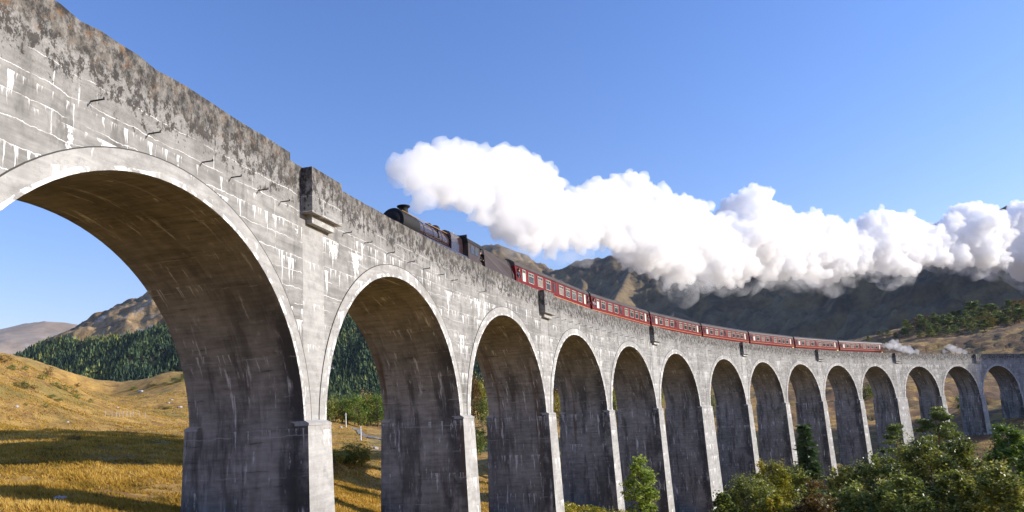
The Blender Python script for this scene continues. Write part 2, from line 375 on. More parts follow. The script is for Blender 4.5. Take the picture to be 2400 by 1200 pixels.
def ground_mat():
    m = N('moor_grass'); g = m.n('ShaderNodeNewGeometry').outputs['Position']
    a = m.noise(g, 0.045, 5, .6); b = m.noise(g, 0.35, 6, .65); c = m.noise(g, 2.6, 6, .7)
    st = m.noise(m.n('ShaderNodeVectorMath', {0: g, 1: (2.0, 9.0, 4.0)}, operation='MULTIPLY').outputs[0], 1.0, 4, .7)
    t = m.math('ADD', m.math('MULTIPLY', b, .6), m.math('MULTIPLY', c, .4))
    col = m.mix(m.ss(t, .36, .64), (.22, .115, .026), (.48, .30, .072))
    col = m.mix(m.math('MULTIPLY', m.ss(a, .52, .62), .55), col, (.17, .15, .03))
    col = m.mix(m.math('MULTIPLY', m.ss(m.noise(g, .11, 6, .7), .56, .64), .65), col, (.16, .07, .025))
    col = m.mix(m.math('MULTIPLY', m.ss(m.noise(g, .22, 5, .7), .62, .68), .7), col, (.055, .065, .02))
    col = m.mix(m.math('MULTIPLY', m.ss(m.noise(g, .30, 8, .75), .68, .72), .8), col, (.33, .31, .29))
    col = m.mix(m.math('MULTIPLY', m.ss(st, .5, .75), .35), col, (.09, .06, .02))
    px_ = m.n('ShaderNodeSeparateXYZ', {0: g}).outputs[0]; moor = m.ss(px_, 30, 120)
    hv = m.ss(m.noise(g, .07, 8, .74), .42, .53); col = m.mix(m.math('MULTIPLY', m.math('MULTIPLY', hv, moor), .92), col, m.mix(c, (.07, .035, .014), (.17, .085, .03)))
    m.bsdf(col, 0.95, m.math('ADD', m.math('MULTIPLY', b, 2.0), m.math('ADD', c, st)), 0.7, 0.25); return m.m
M_GROUND = ground_mat()
rs = np.concatenate([np.linspace(0.3, 20, 20, endpoint=False), 20 * (760 / 20.0) ** np.linspace(0, 1, 260), 760 * (9500 / 760.) ** np.linspace(0, 1, 26)[1:]])
g1 = polar_sheet('ground', R(-44), R(44), 460, rs, ground_h, M_GROUND); tag(g1, kind='structure')
rs2 = np.concatenate([np.linspace(0.3, 20, 12, endpoint=False), 20 * (9500 / 20.) ** np.linspace(0, 1, 90)])
g2 = polar_sheet('ground', R(44), R(316), 150, rs2, ground_h, M_GROUND); tag(g2, kind='structure')

def ridge_h(pts, slope, amp, wl, foot=-8.0, seed=0.0, power=1.0, jag=0.15, rocky=0.0):
    P = np.array(pts)
    def h(X, Y):
        best = np.full(X.shape, -1e9)
        dist = np.full(X.shape, 1e9)
        for p, q in zip(P, P[1:]):
            d = q[:2] - p[:2]; L2 = d @ d
            t = np.clip(((X - p[0]) * d[0] + (Y - p[1]) * d[1]) / L2, 0, 1)
            dd = np.hypot(X - p[0] - t * d[0], Y - p[1] - t * d[1]); zz = p[2] + t * (q[2] - p[2]) - slope * dd ** power
            upd = zz > best; dist = np.where(upd, dd, dist); best = np.where(upd, zz, best)
        k = np.clip(dist / (wl * 0.6), jag, 1)
        z = best + rocky * np.clip(dist / 120, .15, 1) * (ridged(X / 75 + 3, Y / 75 + 1, 5) - .6) + k * amp * (ridged(X / wl + seed, Y / wl + seed, 5) - 0.55) + k * amp * 0.25 * fbm(X / (wl * .22), Y / (wl * .22), 4)
        return np.maximum(z, foot + 0 * z)
    return h
def hill_mat(name, lo, hi, rock, scale, rockth=.6, patch=None):
    m = N(name); g = m.n('ShaderNodeNewGeometry').outputs['Position']
    a = m.noise(g, scale * .4, 6, .65); b = m.noise(g, scale * 2.2, 7, .7)
    col = m.mix(m.ss(m.math('ADD', m.math('MULTIPLY', a, .5), m.math('MULTIPLY', b, .5)), .4, .6), lo, hi)
    col = m.mix(m.math('MULTIPLY', m.ss(m.noise(g, scale * 1.3, 8, .75), rockth, rockth + .06), .8), col, rock)
    if patch: col = m.mix(m.math('MULTIPLY', m.ss(m.noise(g, scale * .8, 6, .7), .54, .62), .7), col, patch)
    m.bsdf(col, .95, m.math('ADD', a, b), .8, 6.0); return m.m
M_MTN = hill_mat('mountain_heather', (.06, .042, .022), (.21, .145, .065), (.19, .18, .17), .010, .62, (.05, .042, .022))
M_FORH = hill_mat('hill_moor', (.15, .09, .035), (.36, .24, .11), (.38, .36, .35), .016, .55, (.075, .06, .028))
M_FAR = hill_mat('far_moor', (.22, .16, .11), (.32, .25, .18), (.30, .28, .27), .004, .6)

RB = [W(*a) for a in ((1060, 600, 3050), (1140, 571, 3000), (1168, 573, 2950), (1215, 600, 2880), (1270, 640, 2780), (1320, 628, 2700), (1350, 612, 2650), (1395, 604, 2600), (1440, 598, 2550), (1482, 612, 2480), (1560, 590, 2380), (1700, 590, 2200), (1850, 570, 2000), (2000, 560, 1850), (2140, 532, 1700), (2240, 511, 1600), (2300, 505, 1520), (2345, 483, 1450), (2400, 470, 1400), (2600, 430, 1250), (2900, 390, 1050), (3400, 330, 850))]
RS = [[W(*a) for a in q] for q in (((1482, 612, 2480), (1474, 640, 2280), (1446, 690, 2080), (1425, 735, 1880), (1400, 790, 1650)), ((1330, 622, 2680), (1370, 660, 2400), (1352, 720, 2150)), ((1600, 590, 2340), (1590, 700, 2000), (1572, 745, 1850)))]
_hm = [ridge_h(RB, .66, 95, 420, seed=2.0, rocky=48)] + [ridge_h(q, .80, 60, 260, seed=5.0 + i, rocky=40) for i, q in enumerate(RS)]
def h_mtn(X, Y):
    z = _hm[0](X, Y)
    for f in _hm[1:]: z = np.maximum(z, f(X, Y))
    return z
polar = polar_sheet('mountain', R(-8), R(72), 420, 560 * (4200 / 560.) ** np.linspace(0, 1, 230), h_mtn, M_MTN); tag(polar, kind='structure')
RA = [W(*a) for a in ((-500, 930, 2400), (-120, 890, 2200), (20, 842, 2000), (90, 812, 1900), (150, 801, 1820), (230, 765, 1750), (280, 743, 1700), (330, 714, 1650), (372, 689, 1600), (450, 640, 1550), (560, 580, 1500), (650, 560, 1480), (800, 590, 1460), (930, 620, 1450), (1050, 680, 1420), (1150, 790, 1400))]
h_for = ridge_h(RA, .64, 34, 260, seed=7.0, jag=.05, rocky=22)
fh = polar_sheet('forested_hill', R(-46), R(2), 520, 480 * (3000 / 480.) ** np.linspace(0, 1, 300), h_for, M_FORH); tag(fh, kind='structure')
RF_ = [W(*a) for a in ((-700, 860, 6800), (-300, 820, 6500), (-80, 790, 6200), (0, 776, 6000), (60, 757, 5900), (112, 751, 5850), (165, 757, 5900), (230, 766, 6000), (320, 775, 6100), (420, 800, 6200))]
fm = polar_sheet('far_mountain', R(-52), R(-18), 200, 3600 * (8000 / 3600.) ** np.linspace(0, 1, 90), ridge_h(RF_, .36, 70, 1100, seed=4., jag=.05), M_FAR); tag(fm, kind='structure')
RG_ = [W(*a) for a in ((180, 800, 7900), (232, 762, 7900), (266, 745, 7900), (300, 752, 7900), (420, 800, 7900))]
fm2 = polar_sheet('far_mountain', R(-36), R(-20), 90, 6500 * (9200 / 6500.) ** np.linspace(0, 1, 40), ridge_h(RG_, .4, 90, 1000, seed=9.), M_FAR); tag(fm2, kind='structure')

# ------------------------------------------------------------------ viaduct
via = thing('railway_viaduct', 'long curved grey concrete viaduct of tall arches carrying the steam train', 'viaduct', VP(0, -2.6, -7))
KS = list(range(-1, 17))
DBOT = ZC - S_ARCH / 2
def bay(k): return pier_s(k) + pw(k) / 2 + S_ARCH / 2       # arch centre between pier k and k+1
mb = MB()
cols = []                                                  # (s, z of lower edge)
for k in KS:
    sp = pier_s(k)
    for q in np.linspace(-pw(k) / 2, pw(k) / 2, 3): cols.append((sp + q, DBOT))
    if k != KS[-1]:
        for th in np.linspace(math.pi, 0, 33)[1:-1]: cols.append((bay(k) + S_ARCH / 2 * math.cos(th), DBOT + S_ARCH / 2 * math.sin(th)))
def ztop(s): return ZT + (0.33 if s < -1.64 else 0.0) + (0.02 if s > 175 else 0)
rr = random.Random(5)
fine_cols = []
for (s0, z0), (s1, z1) in zip(cols, cols[1:]):
    n = max(1, int((s1 - s0) / 0.5))
    for i in range(n):
        t = i / n; fine_cols.append((s0 + t * (s1 - s0), z0 + t * (z1 - z0)))
fine_cols.append(cols[-1])
fine_cols = sorted(fine_cols + [(-1.65, DBOT + 1e-4 if False else DBOT)] if False else fine_cols)
ext = []
prev = None
for s, z in fine_cols:
    if prev is not None and prev[0] < -1.64 <= s:
        zz = z; ext.append((-1.6401, prev[1] + (z - prev[1]) * (-1.64 - prev[0]) / (s - prev[0]))); ext.append((-1.6399, ext[-1][1]))
    ext.append((s, z)); prev = (s, z)
jt = [rr.uniform(-.03, .015) - (rr.uniform(.03, .09) if rr.random() < .06 else 0) for _ in ext]
for off, flip in ((0.0, False), (-WID, True)):
    inn = off - .45 if off == 0 else off + .45
    lo = [VP(s, off, z) for s, z in ext]; up = [VP(s, off, ztop(s) + j) for (s, z), j in zip(ext, jt)]
    mb.strip(lo, up, [(s, z) for s, z in ext], [(s, ztop(s)) for s, z in ext])
    ui = [VP(s, inn, ztop(s) + j * .5) for (s, z), j in zip(ext, jt)]; di = [VP(s, inn, 8.95) for s, z in ext]
    mb.strip(up, ui, [(s, ztop(s)) for s, z in ext], [(s, ztop(s) + .45) for s, z in ext])
    mb.strip(ui, di, [(s, ztop(s)) for s, z in ext], [(s, 8.95) for s, z in ext])
a = [VP(s, -.45, 8.95) for s, z in ext]; b = [VP(s, -WID + .45, 8.95) for s, z in ext]
mb.strip(a, b, [(s, 3) for s, z in ext], [(s, 7) for s, z in ext])
wall = obj('spandrel_wall', mb, M_WALL, via, world=True); wall['label'] = 'dark lichen stained parapet and spandrel wall with white lime streaks'
# arches: ring + soffit
def arch(k):
    m = MB(); c = bay(k); r = S_ARCH / 2; ri = []
    TH = np.linspace(math.pi, 0, 49); ZS = DBOT
    jr = random.Random(k * 31 + 5)
    def pt(th, rad, off): return VP(c + rad * math.cos(th), off, ZS + rad * math.sin(th))
    def thick(th): return 0.64 - 0.08 * (1 - math.sin(th))
    jag = [jr.uniform(0, .03) if jr.random() < .6 else 0 for _ in TH]
    for off, o2 in ((.03, 0.0), (-WID - .03, -WID)):
        I = [pt(t, r + (.002), off) for t, j in zip(TH, jag)]; O = [pt(t, r + thick(t), off) for t in TH]; B = [pt(t, r + thick(t), o2 + (-.02 if off > 0 else .02)) for t in TH]
        Mi = [pt(t, r + .11 + j * 3, off) for t, j in zip(TH, jag)]
        uI = [(c + r * math.cos(t), ZS + r * math.sin(t)) for t in TH]; uO = [(c + (r + .7) * math.cos(t), ZS + (r + .7) * math.sin(t)) for t in TH]
        uM = [(c + (r + .11) * math.cos(t), ZS + (r + .11) * math.sin(t)) for t in TH]
        n0 = len(m.f); m.strip(I, Mi, uI, uM, 0); ri += [1.0] * (len(m.f) - n0)
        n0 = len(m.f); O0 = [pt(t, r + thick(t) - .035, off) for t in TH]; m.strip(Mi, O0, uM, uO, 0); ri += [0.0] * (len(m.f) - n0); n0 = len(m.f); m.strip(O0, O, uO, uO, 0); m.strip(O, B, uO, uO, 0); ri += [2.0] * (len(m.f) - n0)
    offs = np.linspace(.03, -WID - .03, 8)
    for o0, o1 in zip(offs, offs[1:]):
        A = [pt(t, r, o0) for t in TH]; Bq = [pt(t, r, o1) for t in TH]
        vv = [ZS + r * min(t, math.pi - t) for t in TH]
        n0 = len(m.f); m.strip(A, Bq, [(o0 + (k + 1) * 9.7, v) for v in vv], [(o1 + (k + 1) * 9.7, v) for v in vv], 1); ri += [0.0] * (len(m.f) - n0)
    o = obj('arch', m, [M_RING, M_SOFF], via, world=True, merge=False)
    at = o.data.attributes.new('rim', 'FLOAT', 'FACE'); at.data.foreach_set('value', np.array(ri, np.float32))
    bm = bmesh.new(); bm.from_mesh(o.data); bmesh.ops.remove_doubles(bm, verts=bm.verts, dist=1e-4); bmesh.ops.recalc_face_normals(bm, faces=bm.faces); bm.to_mesh(o.data); bm.free()
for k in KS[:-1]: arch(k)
def pier(k):
    s0 = pier_s(k); w = pw(k) / 2; p0 = VP(s0, -2.6, 0); zb = gz(p0[0], p0[1]) - GR * s0 - 3.0
    zb = min(zb, -6)
    m = MB(); fr, bk, pil, ins = .22, -WID - .22, .60, .04
    def plan(z):
        b = (ZI - z) / 45.0; f, q = fr + b, bk - b; ww = w + .04 + b * .8
        return [(s0 - ww, f), (s0 + ww, f), (s0 + ww, f - pil), (s0 + ww - ins, f - pil - .05), (s0 + ww - ins, q + pil + .05), (s0 + ww, q + pil), (s0 + ww, q), (s0 - ww, q), (s0 - ww, q + pil), (s0 - ww + ins, q + pil + .05), (s0 - ww + ins, f - pil - .05), (s0 - ww, f - pil)], z
    zs = np.linspace(ZI - .17, zb, 6); L = [plan(z) for z in zs]
    for (A, za), (B, zb_) in zip(L, L[1:]):
        for i in range(12):
            j = (i + 1) % 12; front = i in (0, 6)
            ua = [(A[i][0 if front else 1], za), (A[j][0 if front else 1], za), (B[j][0 if front else 1], zb_), (B[i][0 if front else 1], zb_)]
            if not front: ua = [(x + k * 9.7, y) for x, y in ua]
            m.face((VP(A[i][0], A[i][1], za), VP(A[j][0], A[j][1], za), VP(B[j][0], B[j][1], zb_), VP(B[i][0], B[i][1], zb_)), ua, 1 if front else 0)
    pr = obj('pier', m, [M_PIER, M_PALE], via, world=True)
    c = MB(); e = .03
    for lo, hi in (([(s0 - w - e, fr + e), (s0 + w + e, fr + e), (s0 + w + e, fr - pil), (s0 - w - e, fr - pil)], [(s0 - w, .005), (s0 + w, .005), (s0 + w, -.7), (s0 - w, -.7)]),
                   ([(s0 - w - e, bk + pil), (s0 + w + e, bk + pil), (s0 + w + e, bk - e), (s0 - w - e, bk - e)], [(s0 - w, -WID + .7), (s0 + w, -WID + .7), (s0 + w, -WID - .005), (s0 - w, -WID - .005)])):
        c = MB()
        for A, za, B, zb2 in ((lo, ZI - .17, lo, ZI - .07), (lo, ZI - .07, hi, ZI + .05)):
            for i in range(4):
                j = (i + 1) % 4
                c.face((VP(*A[i], za), VP(*A[j], za), VP(*B[j], zb2), VP(*B[i], zb2)), [(A[i][i % 2], za), (A[j][i % 2], za), (B[j][i % 2], zb2), (B[i][i % 2], zb2)])
        c.face([VP(*q, ZI - .17) for q in lo]); c.face([VP(*q, ZI + .05) for q in hi])
        obj('cap', c, M_PALE, pr)
for k in KS: pier(k)
M_REFSIDE = M_WALL
def refuge(k):
    s0 = pier_s(k); sa, sb = s0 - .85, s0 + 1.6
    for o0, o1, o2 in ((-.02, .5, .27), (-WID + .02, -WID - .5, -WID - .27)):
        z0, z1 = 8.1, 10.03; m = MB()
        c = [(sa, o0), (sb, o0), (sb, o1), (sa, o1)]
        for i in range(4):
            j = (i + 1) % 4; A, B = c[i], c[j]; ax = 0 if i % 2 == 0 else 1
            m.face((VP(*A, z0), VP(*B, z0), VP(*B, z1), VP(*A, z1)), [(A[ax] + s0 * (ax), z0), (B[ax] + s0 * ax, z0), (B[ax] + s0 * ax, z1), (A[ax] + s0 * ax, z1)])
        m.face([VP(*q, z0) for q in c], [(q[0], 7) for q in c]); m.face([VP(*q, z1) for q in c], [(q[0], 10.0) for q in c])
        r = obj('refuge', m, M_WALL, via, world=True)
        m = MB(); c = [(sa + .35, o0), (sb - .3, o0), (sb - .3, o2), (sa + .35, o2)]
        for i in range(4):
            j = (i + 1) % 4; A, B = c[i], c[j]
            m.face((VP(*A, 7.76), VP(*B, 7.76), VP(*B, 8.1), VP(*A, 8.1)), [(A[0], 7.76), (B[0], 7.76), (B[0], 8.1), (A[0], 8.1)])
        m.face([VP(*q, 7.76) for q in c])
        o = obj('corbel', m, M_PALE, r)
    # pale strip of lime washed wall under the refuge
    m = MB(); A = [(s0 - .82, .006), (s0 + .82, .006)]
    zz = np.linspace(DBOT, 7.7, 4)
    for z0, z1 in zip(zz, zz[1:]):
        m.face((VP(*A[0], z0), VP(*A[1], z0), VP(*A[1], z1), VP(*A[0], z1)), [(A[0][0], z0), (A[1][0], z0), (A[1][0], z1), (A[0][0], z1)])
    obj('pilaster_strip', m, M_PALE, via, world=True)
for k in range(-1, 16, 2): refuge(k)
# iron cable brackets sticking out of the wall
brk = [(-11.42, 8.27), (-9.3, 8.2), (-6.9, 8.17), (-5.38, 8.15), (-3.78, 8.18), (-2.35, 8.15), (2.6, 8.1), (4.6, 8.1), (7.0, 8.1), (9.4, 8.1), (11.4, 8.1), (13.4, 8.1), (15.4, 8.1), (20, 8.05)]
brk += [(float(q), 8.05) for q in np.arange(36, 60, 1.9)] + [(float(q), 8.05) for q in np.arange(62, 130, 4.3)]
for s, z in brk:
    m = MB(); p = [VP(s, o, z - 0.0) for o in (-.05, .42)]
    m.tube(p, .022, 6); m.tube([VP(s, .40, z), VP(s, .40, z + .06)], .02, 5)
    obj('bracket', m, M_IRON, via, world=True)
# track
mb = MB(); ss = np.arange(-38, 262, 4.0)
for g in (-.72, .72):
    for q0, q1 in ((-.035, .035),):
        A = [VP(s, -2.6 + g + q0, 9.2) for s in ss]; B = [VP(s, -2.6 + g + q1, 9.2) for s in ss]
        A2 = [VP(s, -2.6 + g + q0, 9.03) for s in ss]; B2 = [VP(s, -2.6 + g + q1, 9.03) for s in ss]
        u = [(s, 0) for s in ss]
        for x, y in ((A, B), (A2, A), (B, B2)): mb.strip(x, y, u, u)
tr = obj('railway_track', mb, M_RAIL); tag(tr, kind='structure')
mb = MB(); A = [VP(s, -.5, 9.0) for s in ss]; B = [VP(s, -WID + .5, 9.0) for s in ss]; A2 = [VP(s, -1.3, 9.06) for s in ss]; B2 = [VP(s, -WID + 1.3, 9.06) for s in ss]; u = [(s, 0) for s in ss]
for x, y in ((A, A2), (A2, B2), (B2, B)): mb.strip(x, y, u, u)
bl = obj('track_ballast', mb, M_BALLAST); tag(bl, kind='structure')

# ------------------------------------------------------------------ train
def paint(name, col, rough, coat=0.0, var=.15):
    m = N(name); g = m.n('ShaderNodeTexCoord').outputs['Object']
    nz = m.noise(g, 1.7, 6, .65)
    st = m.noise(m.n('ShaderNodeVectorMath', {0: g, 1: (2.5, 2.5, .4)}, operation='MULTIPLY').outputs[0], 1.0, 5, .6)
    c = m.mix(m.math('MULTIPLY', m.math('ADD', nz, st), .5), tuple(x * (1 - var) for x in col), tuple(x * (1 + var) for x in col))
    m.bsdf(c, m.math('ADD', rough - .08, m.math('MULTIPLY', nz, .16)), nz, .06, .01, Coat_Weight=coat, Specular_IOR_Level=.5 if coat > .1 else .18); return m.m
M_RED = paint('crimson_coach_paint', (.135, .0015, .005), .55, .0)
M_ROOF = paint('coach_roof_grey', (.06, .047, .042), .5)
M_BLK = plain('matt_black_iron', (.009, .009, .010), .7)
M_BLK.node_tree.nodes['Principled BSDF'].inputs['Specular IOR Level'].default_value = .25
M_LOCO = paint('dark_maroon_engine_paint', (.028, .015, .016), .25, .5)
M_TEND = paint('sooty_brown_tender_paint', (.050, .036, .034), .5, .05)
M_GOLD = plain('orange_lining', (.62, .25, .045), .5)
M_CREAM = plain('cream_window_frame', (.42, .36, .27), .5)
M_PANE1 = plain('sunlit_beige_pane', (.20, .165, .13), .10, .45, 2.3)  # beige pane colour stands in for the sunlit interior behind it
M_PANE2 = plain('dark_glass', (.035, .04, .042), .06, .5, 2.0)
M_FROST = plain('frosted_glass', (.70, .66, .58), .35)
M_COAL = plain('coal', (.012, .012, .013), .5, .6, 7)
M_COP = plain('brass', (.45, .25, .08), .35)
M_SKIN = plain('skin', (.52, .31, .22), .6)
M_HAIR = plain('dark_hair', (.03, .02, .015), .7)
M_COATS = [plain('coat_' + n, c, .85) for n, c in (('navy', (.03, .04, .09)), ('grey', (.2, .2, .2)), ('green', (.05, .1, .05)), ('black', (.015, .015, .017)), ('white', (.6, .58, .55)))]
RAIL = 9.08; TO = -2.6

def half_roof(w, ze, zp, n=8):
    return [(w * math.cos(t), ze + (zp - ze) * math.sin(t) ** .8) for t in np.linspace(0, math.pi, n * 2 + 1)]
def make_coach():
    t = thing('railway_coach', '', 'railway coach')
    L = 9.6; body = MB()
    prof = [(-1.28, 1.05), (1.28, 1.05), (1.37, 1.5), (1.38, 1.9), (1.36, 2.5), (1.27, 3.12), (-1.27, 3.12), (-1.36, 2.5), (-1.38, 1.9), (-1.37, 1.5)]
    body.extrude_x(prof, -L, L)
    b = obj('body', body, M_RED, t)
    r = MB(); rp = [(1.30, 3.10)] + half_roof(1.29, 3.14, 3.76) + [(-1.30, 3.10)]
    r.extrude_x(rp, -L - .02, L + .02)
    for x in np.arange(-8.5, 9, 2.4): r.lathe([(.0, .14), (.13, .13), (.17, .0)], (x, 0, 3.72), 'z', 8)
    for s in (-1, 1): r.box((0, s * 1.31, 3.11), (2 * L, .03, .035))
    obj('roof', r, M_ROOF, t, smooth=40)
    for s in (-1, 1):
        ln = MB(); ln.box((0, s * 1.385, 1.60), (2 * L, .012, .045)); obj('lining', ln, M_GOLD, t)
    def win(x, w, z0, z1, mat, vents=True):
        for s in (-1, 1):
            fm_ = MB(); yy = s * 1.375; zc = (z0 + z1) / 2
            for dx in (-w / 2, w / 2): fm_.box((x + dx, yy, zc), (.05, .05, z1 - z0))
            for z in (z0, z1) + (((z1 - .27),) if vents else ()): fm_.box((x, yy, z), (w, .045, .045))
            if vents: fm_.box((x, yy, z1 - .135), (.05, .04, .24))
            fo = obj('window', fm_, M_CREAM, t)
            p = MB(); p.box((x, s * 1.368, (z0 + z1 - (.27 if vents else 0)) / 2), (w, .03, z1 - z0 - (.27 if vents else 0)))
            po = obj('pane', p, mat, t); po.parent = fo
            if vents:
                p = MB(); p.box((x, s * 1.366, z1 - .135), (w, .03, .27)); po = obj('vent', p, M_PANE2, t); po.parent = fo
    xs = [9.6 - q for q in (3.2, 5.25, 7.2, 10.55, 12.4, 14.2, 16.0)]
    rnd = random.Random(3)
    for i, x in enumerate(xs): win(x, 1.14, 1.97, 2.86, M_PANE1 if i in (1, 3) else M_PANE2)
    win(9.6 - 1.65, .62, 1.93, 2.92, M_FROST); win(9.6 - 17.5, .5, 1.93, 2.92, M_FROST, False)
    for x in (9.6 - .55, 9.6 - 8.75, 9.6 - 18.6):
        for s in (-1, 1):
            d = MB()
            for dx in (-.36, .36): d.box((x + dx, s * 1.378, 2.15), (.02, .012, 1.9))
            d.box((x, s * 1.378, 3.08), (.74, .012, .02))
            do = obj('door', d, M_BLK, t)
            p = MB(); p.box((x, s * 1.372, 2.42), (.46, .025, .85)); po = obj('pane', p, M_PANE2, t); po.parent = do
            h = MB(); h.box((x + .26, s * 1.39, 1.85), (.1, .04, .03)); ho = obj('handle', h, M_COP, t); ho.parent = do
    for e in (-1, 1):
        g = MB(); g.box((e * 9.72, 0, 2.2), (.22, 1.1, 2.2)); g.box((e * 9.66, 0, 3.2), (.08, .9, .3)); obj('gangway', g, M_BLK, t)
        for sy in (-.85, .85):
            bf = MB(); bf.lathe([(0, 0), (.09, 0), (.09, .3), (.2, .31), (.2, .35), (0, .36)] if e > 0 else [(0, 0), (.09, 0), (.09, -.2), (0, -.2)], (e * 9.6, sy, 1.05), 'x', 10); obj('buffer', bf, M_BLK, t)
    u = MB(); u.box((0, 0, .92), (18.6, 2.2, .24)); u.box((1, 0, .6), (3, 2.0, .5)); u.box((-2.6, 0, .62), (2.2, 2.0, .4)); obj('underframe', u, M_BLK, t)
    for e in (-7.0, 7.0):
        bo = MB(); bo.box((e, .98, .55), (3.4, .14, .3)); bo.box((e, -.98, .55), (3.4, .14, .3)); bo.box((e, 0, .6), (.5, 2.0, .25))
        bg = obj('bogie', bo, M_BLK, t)
        for dx in (-1.3, 1.3):
            w = MB()
            for s in (-1, 1): w.lathe([(0, -.06), (.46, -.06), (.48, -.03), (.46, .06), (0, .06)], (e + dx, s * .73, .46), 'y', 18)
            w.tube([(e + dx, -.7, .46), (e + dx, .7, .46)], .07, 8)
            wo = obj('wheelset', w, M_BLK, t); wo.parent = bg
    pl = MB(); pl.box((-8.9, 1.39, 1.28), (.7, .015, .22)); obj('data_panel', pl, plain('yellow_panel', (.75, .5, .08), .6), t)
    return t
coach_labels = ['crimson coach coupled directly behind the engine tender', 'crimson coach second behind the tender, above the third refuge',
                'crimson coach third behind the tender, its front end just past the third refuge', 'crimson coach in the middle of the train, fourth behind the tender',
                'crimson coach third from the rear end of the train', 'crimson coach next to last in the train', 'last crimson coach at the rear of the train beside white steam']
proto = make_coach()
COACHES = []
for i in range(7):
    c = proto if i == 0 else copy_tree(proto)
    c.matrix_world = VM(30.75 + 19.7 * i + 9.85, TO, RAIL); c['label'] = coach_labels[i]; c['group'] = 'crimson coaches of the steam train'
    COACHES.append(c)
# locomotive: x forward, origin under its middle at s = 18
eng = thing('steam_locomotive', 'black and maroon steam locomotive leading the train, smoke pouring from its chimney', 'locomotive', mat=VM(18, TO, RAIL))
m = MB(); m.lathe([(0, 5.3), (.6, 5.3), (.80, 5.24), (.84, 5.15), (.84, 3.1), (.0, 3.1)], (0, 0, 2.58), 'x', 40); sb = obj('smokebox', m, M_BLK, eng, smooth=35)
m = MB(); m.lathe([(0, 5.47), (.3, 5.44), (.56, 5.34), (.62, 5.28), (.62, 5.2)], (0, 0, 2.58), 'x', 32); m.tube([(5.45, 0, 2.58), (5.6, 0, 2.58)], .05, 8); m.box((5.56, 0, 2.45), (.03, .04, .4))
for z in (2.4, 2.76): m.box((5.36, -.3, z), (.03, .55, .06))
q = obj('smokebox_door', m, M_BLK, eng, smooth=40); q.parent = sb
m = MB(); m.lathe([(.48, -.28), (.35, -.1), (.29, .02), (.28, .24), (.32, .32), (.41, .38), (.42, .43), (.34, .45), (.28, .4), (.26, .0)], (3.75, 0, 3.48), 'z', 24); obj('chimney', m, M_BLK, eng, smooth=50)
m = MB(); m.lathe([(.76, 3.12), (.76, 2.4), (.83, -1.25), (0, -1.25)], (0, 0, 2.58), 'x', 40); bo = obj('boiler', m, M_LOCO, eng, smooth=35)
for x in (2.4, 1.1, -.2):
    m = MB(); rad = .775 + (2.4 - x) * .019 + .008; m.lathe([(rad - .02, x - .035), (rad, x - .03), (rad, x + .03), (rad - .02, x + .035)], (0, 0, 2.58), 'x', 40); q = obj('boiler_band', m, M_COP if False else M_LOCO, eng); q.parent = bo
for s in (-1, 1):
    m = MB(); m.tube([(5.1, s * .62, 3.2), (3.1, s * .62, 3.18), (-3.3, s * .72, 3.22)], .022, 6)
    for x in (4.6, 2.9, 1.2, -.5, -2.2): m.tube([(x, s * .55, 3.12), (x, s * .66, 3.2)], .015, 5)
    obj('handrail', m, M_COP, eng)
    m = MB(); m.tube([(2.3, s * .8, 2.25), (-1.4, s * .86, 2.2), (-3.3, s * .95, 2.2)], .045, 6); obj('pipe', m, M_LOCO, eng)
m = MB(); m.lathe([(.5, -.2), (.36, 0), (.34, .12), (.30, .24), (.18, .33), (0, .36)], (-.75, 0, 3.4), 'z', 24); obj('dome', m, M_BLK, eng, smooth=50)
m = MB(); m.lathe([(.36, -.2), (.28, 0), (.27, .1), (.2, .2), (0, .22)], (.35, 0, 3.4), 'z', 20); m.tube([(.35, .25, 3.42), (.35, .7, 3.1), (.35, .86, 2.5)], .05, 6); m.tube([(.35, -.25, 3.42), (.35, -.7, 3.1), (.35, -.86, 2.5)], .05, 6); obj('top_feed', m, M_BLK, eng, smooth=50)
m = MB(); fp = [(-.95, 1.5), (.95, 1.5), (.98, 2.6), (.95, 3.12), (.82, 3.36), (.5, 3.5), (-.5, 3.5), (-.82, 3.36), (-.95, 3.12), (-.98, 2.6)]
m.extrude_x(fp, -3.45, -1.3); fb = obj('firebox', m, M_LOCO, eng, smooth=35)
for y in (-.2, .2):
    m = MB(); m.lathe([(.1, 0), (.09, .12), (.06, .2), (0, .22)], (-2.2, y, 3.5), 'z', 12); obj('safety_valve', m, M_COP, eng)
m = MB(); m.tube([(-3.1, .3, 3.5), (-3.1, .3, 3.75)], .05, 8); obj('whistle', m, M_COP, eng)
m = MB()
for s in (-1, 1): m.box((.6, s * 1.08, 1.86), (8.1, .42, .06)); m.box((.6, s * 1.28, 1.80), (8.1, .04, .16))
obj('running_board', m, M_LOCO, eng)
m = MB()
for s in (-1, 1):
    pr = [(-3.4, 1.2), (-6.0, 1.2), (-6.0, 1.9), (-5.6, 2.0), (-5.6, 3.0), (-3.4, 3.0)]
    m.extrude_y(pr, s * 1.30 - .03, s * 1.30 + .03)
m.box((-3.43, 0, 3.1), (.06, 2.5, .9)); m.box((-3.43, 1.1, 2.2), (.06, .45, 1.8)); m.box((-3.43, -1.1, 2.2), (.06, .45, 1.8)); m.box((-4.8, 0, 1.25), (2.6, 2.5, .1))
cb = obj('cab', m, M_TEND, eng)
m = MB(); m.extrude_x([(1.36, 2.97)] + half_roof(1.34, 3.0, 3.62) + [(-1.36, 2.97)], -6.1, -3.35); q = obj('cab_roof', m, M_BLK, eng, smooth=40); q.parent = cb
for s in (-1, 1):
    for x in (-4.15, -4.95):
        m = MB(); m.box((x, s * 1.335, 2.55), (.55, .02, .62)); q = obj('window', m, M_PANE2, eng); q.parent = cb
m = MB()
for s in (-1, 1): m.box((.8, s * .52, 1.15), (9.4, .06, .9))
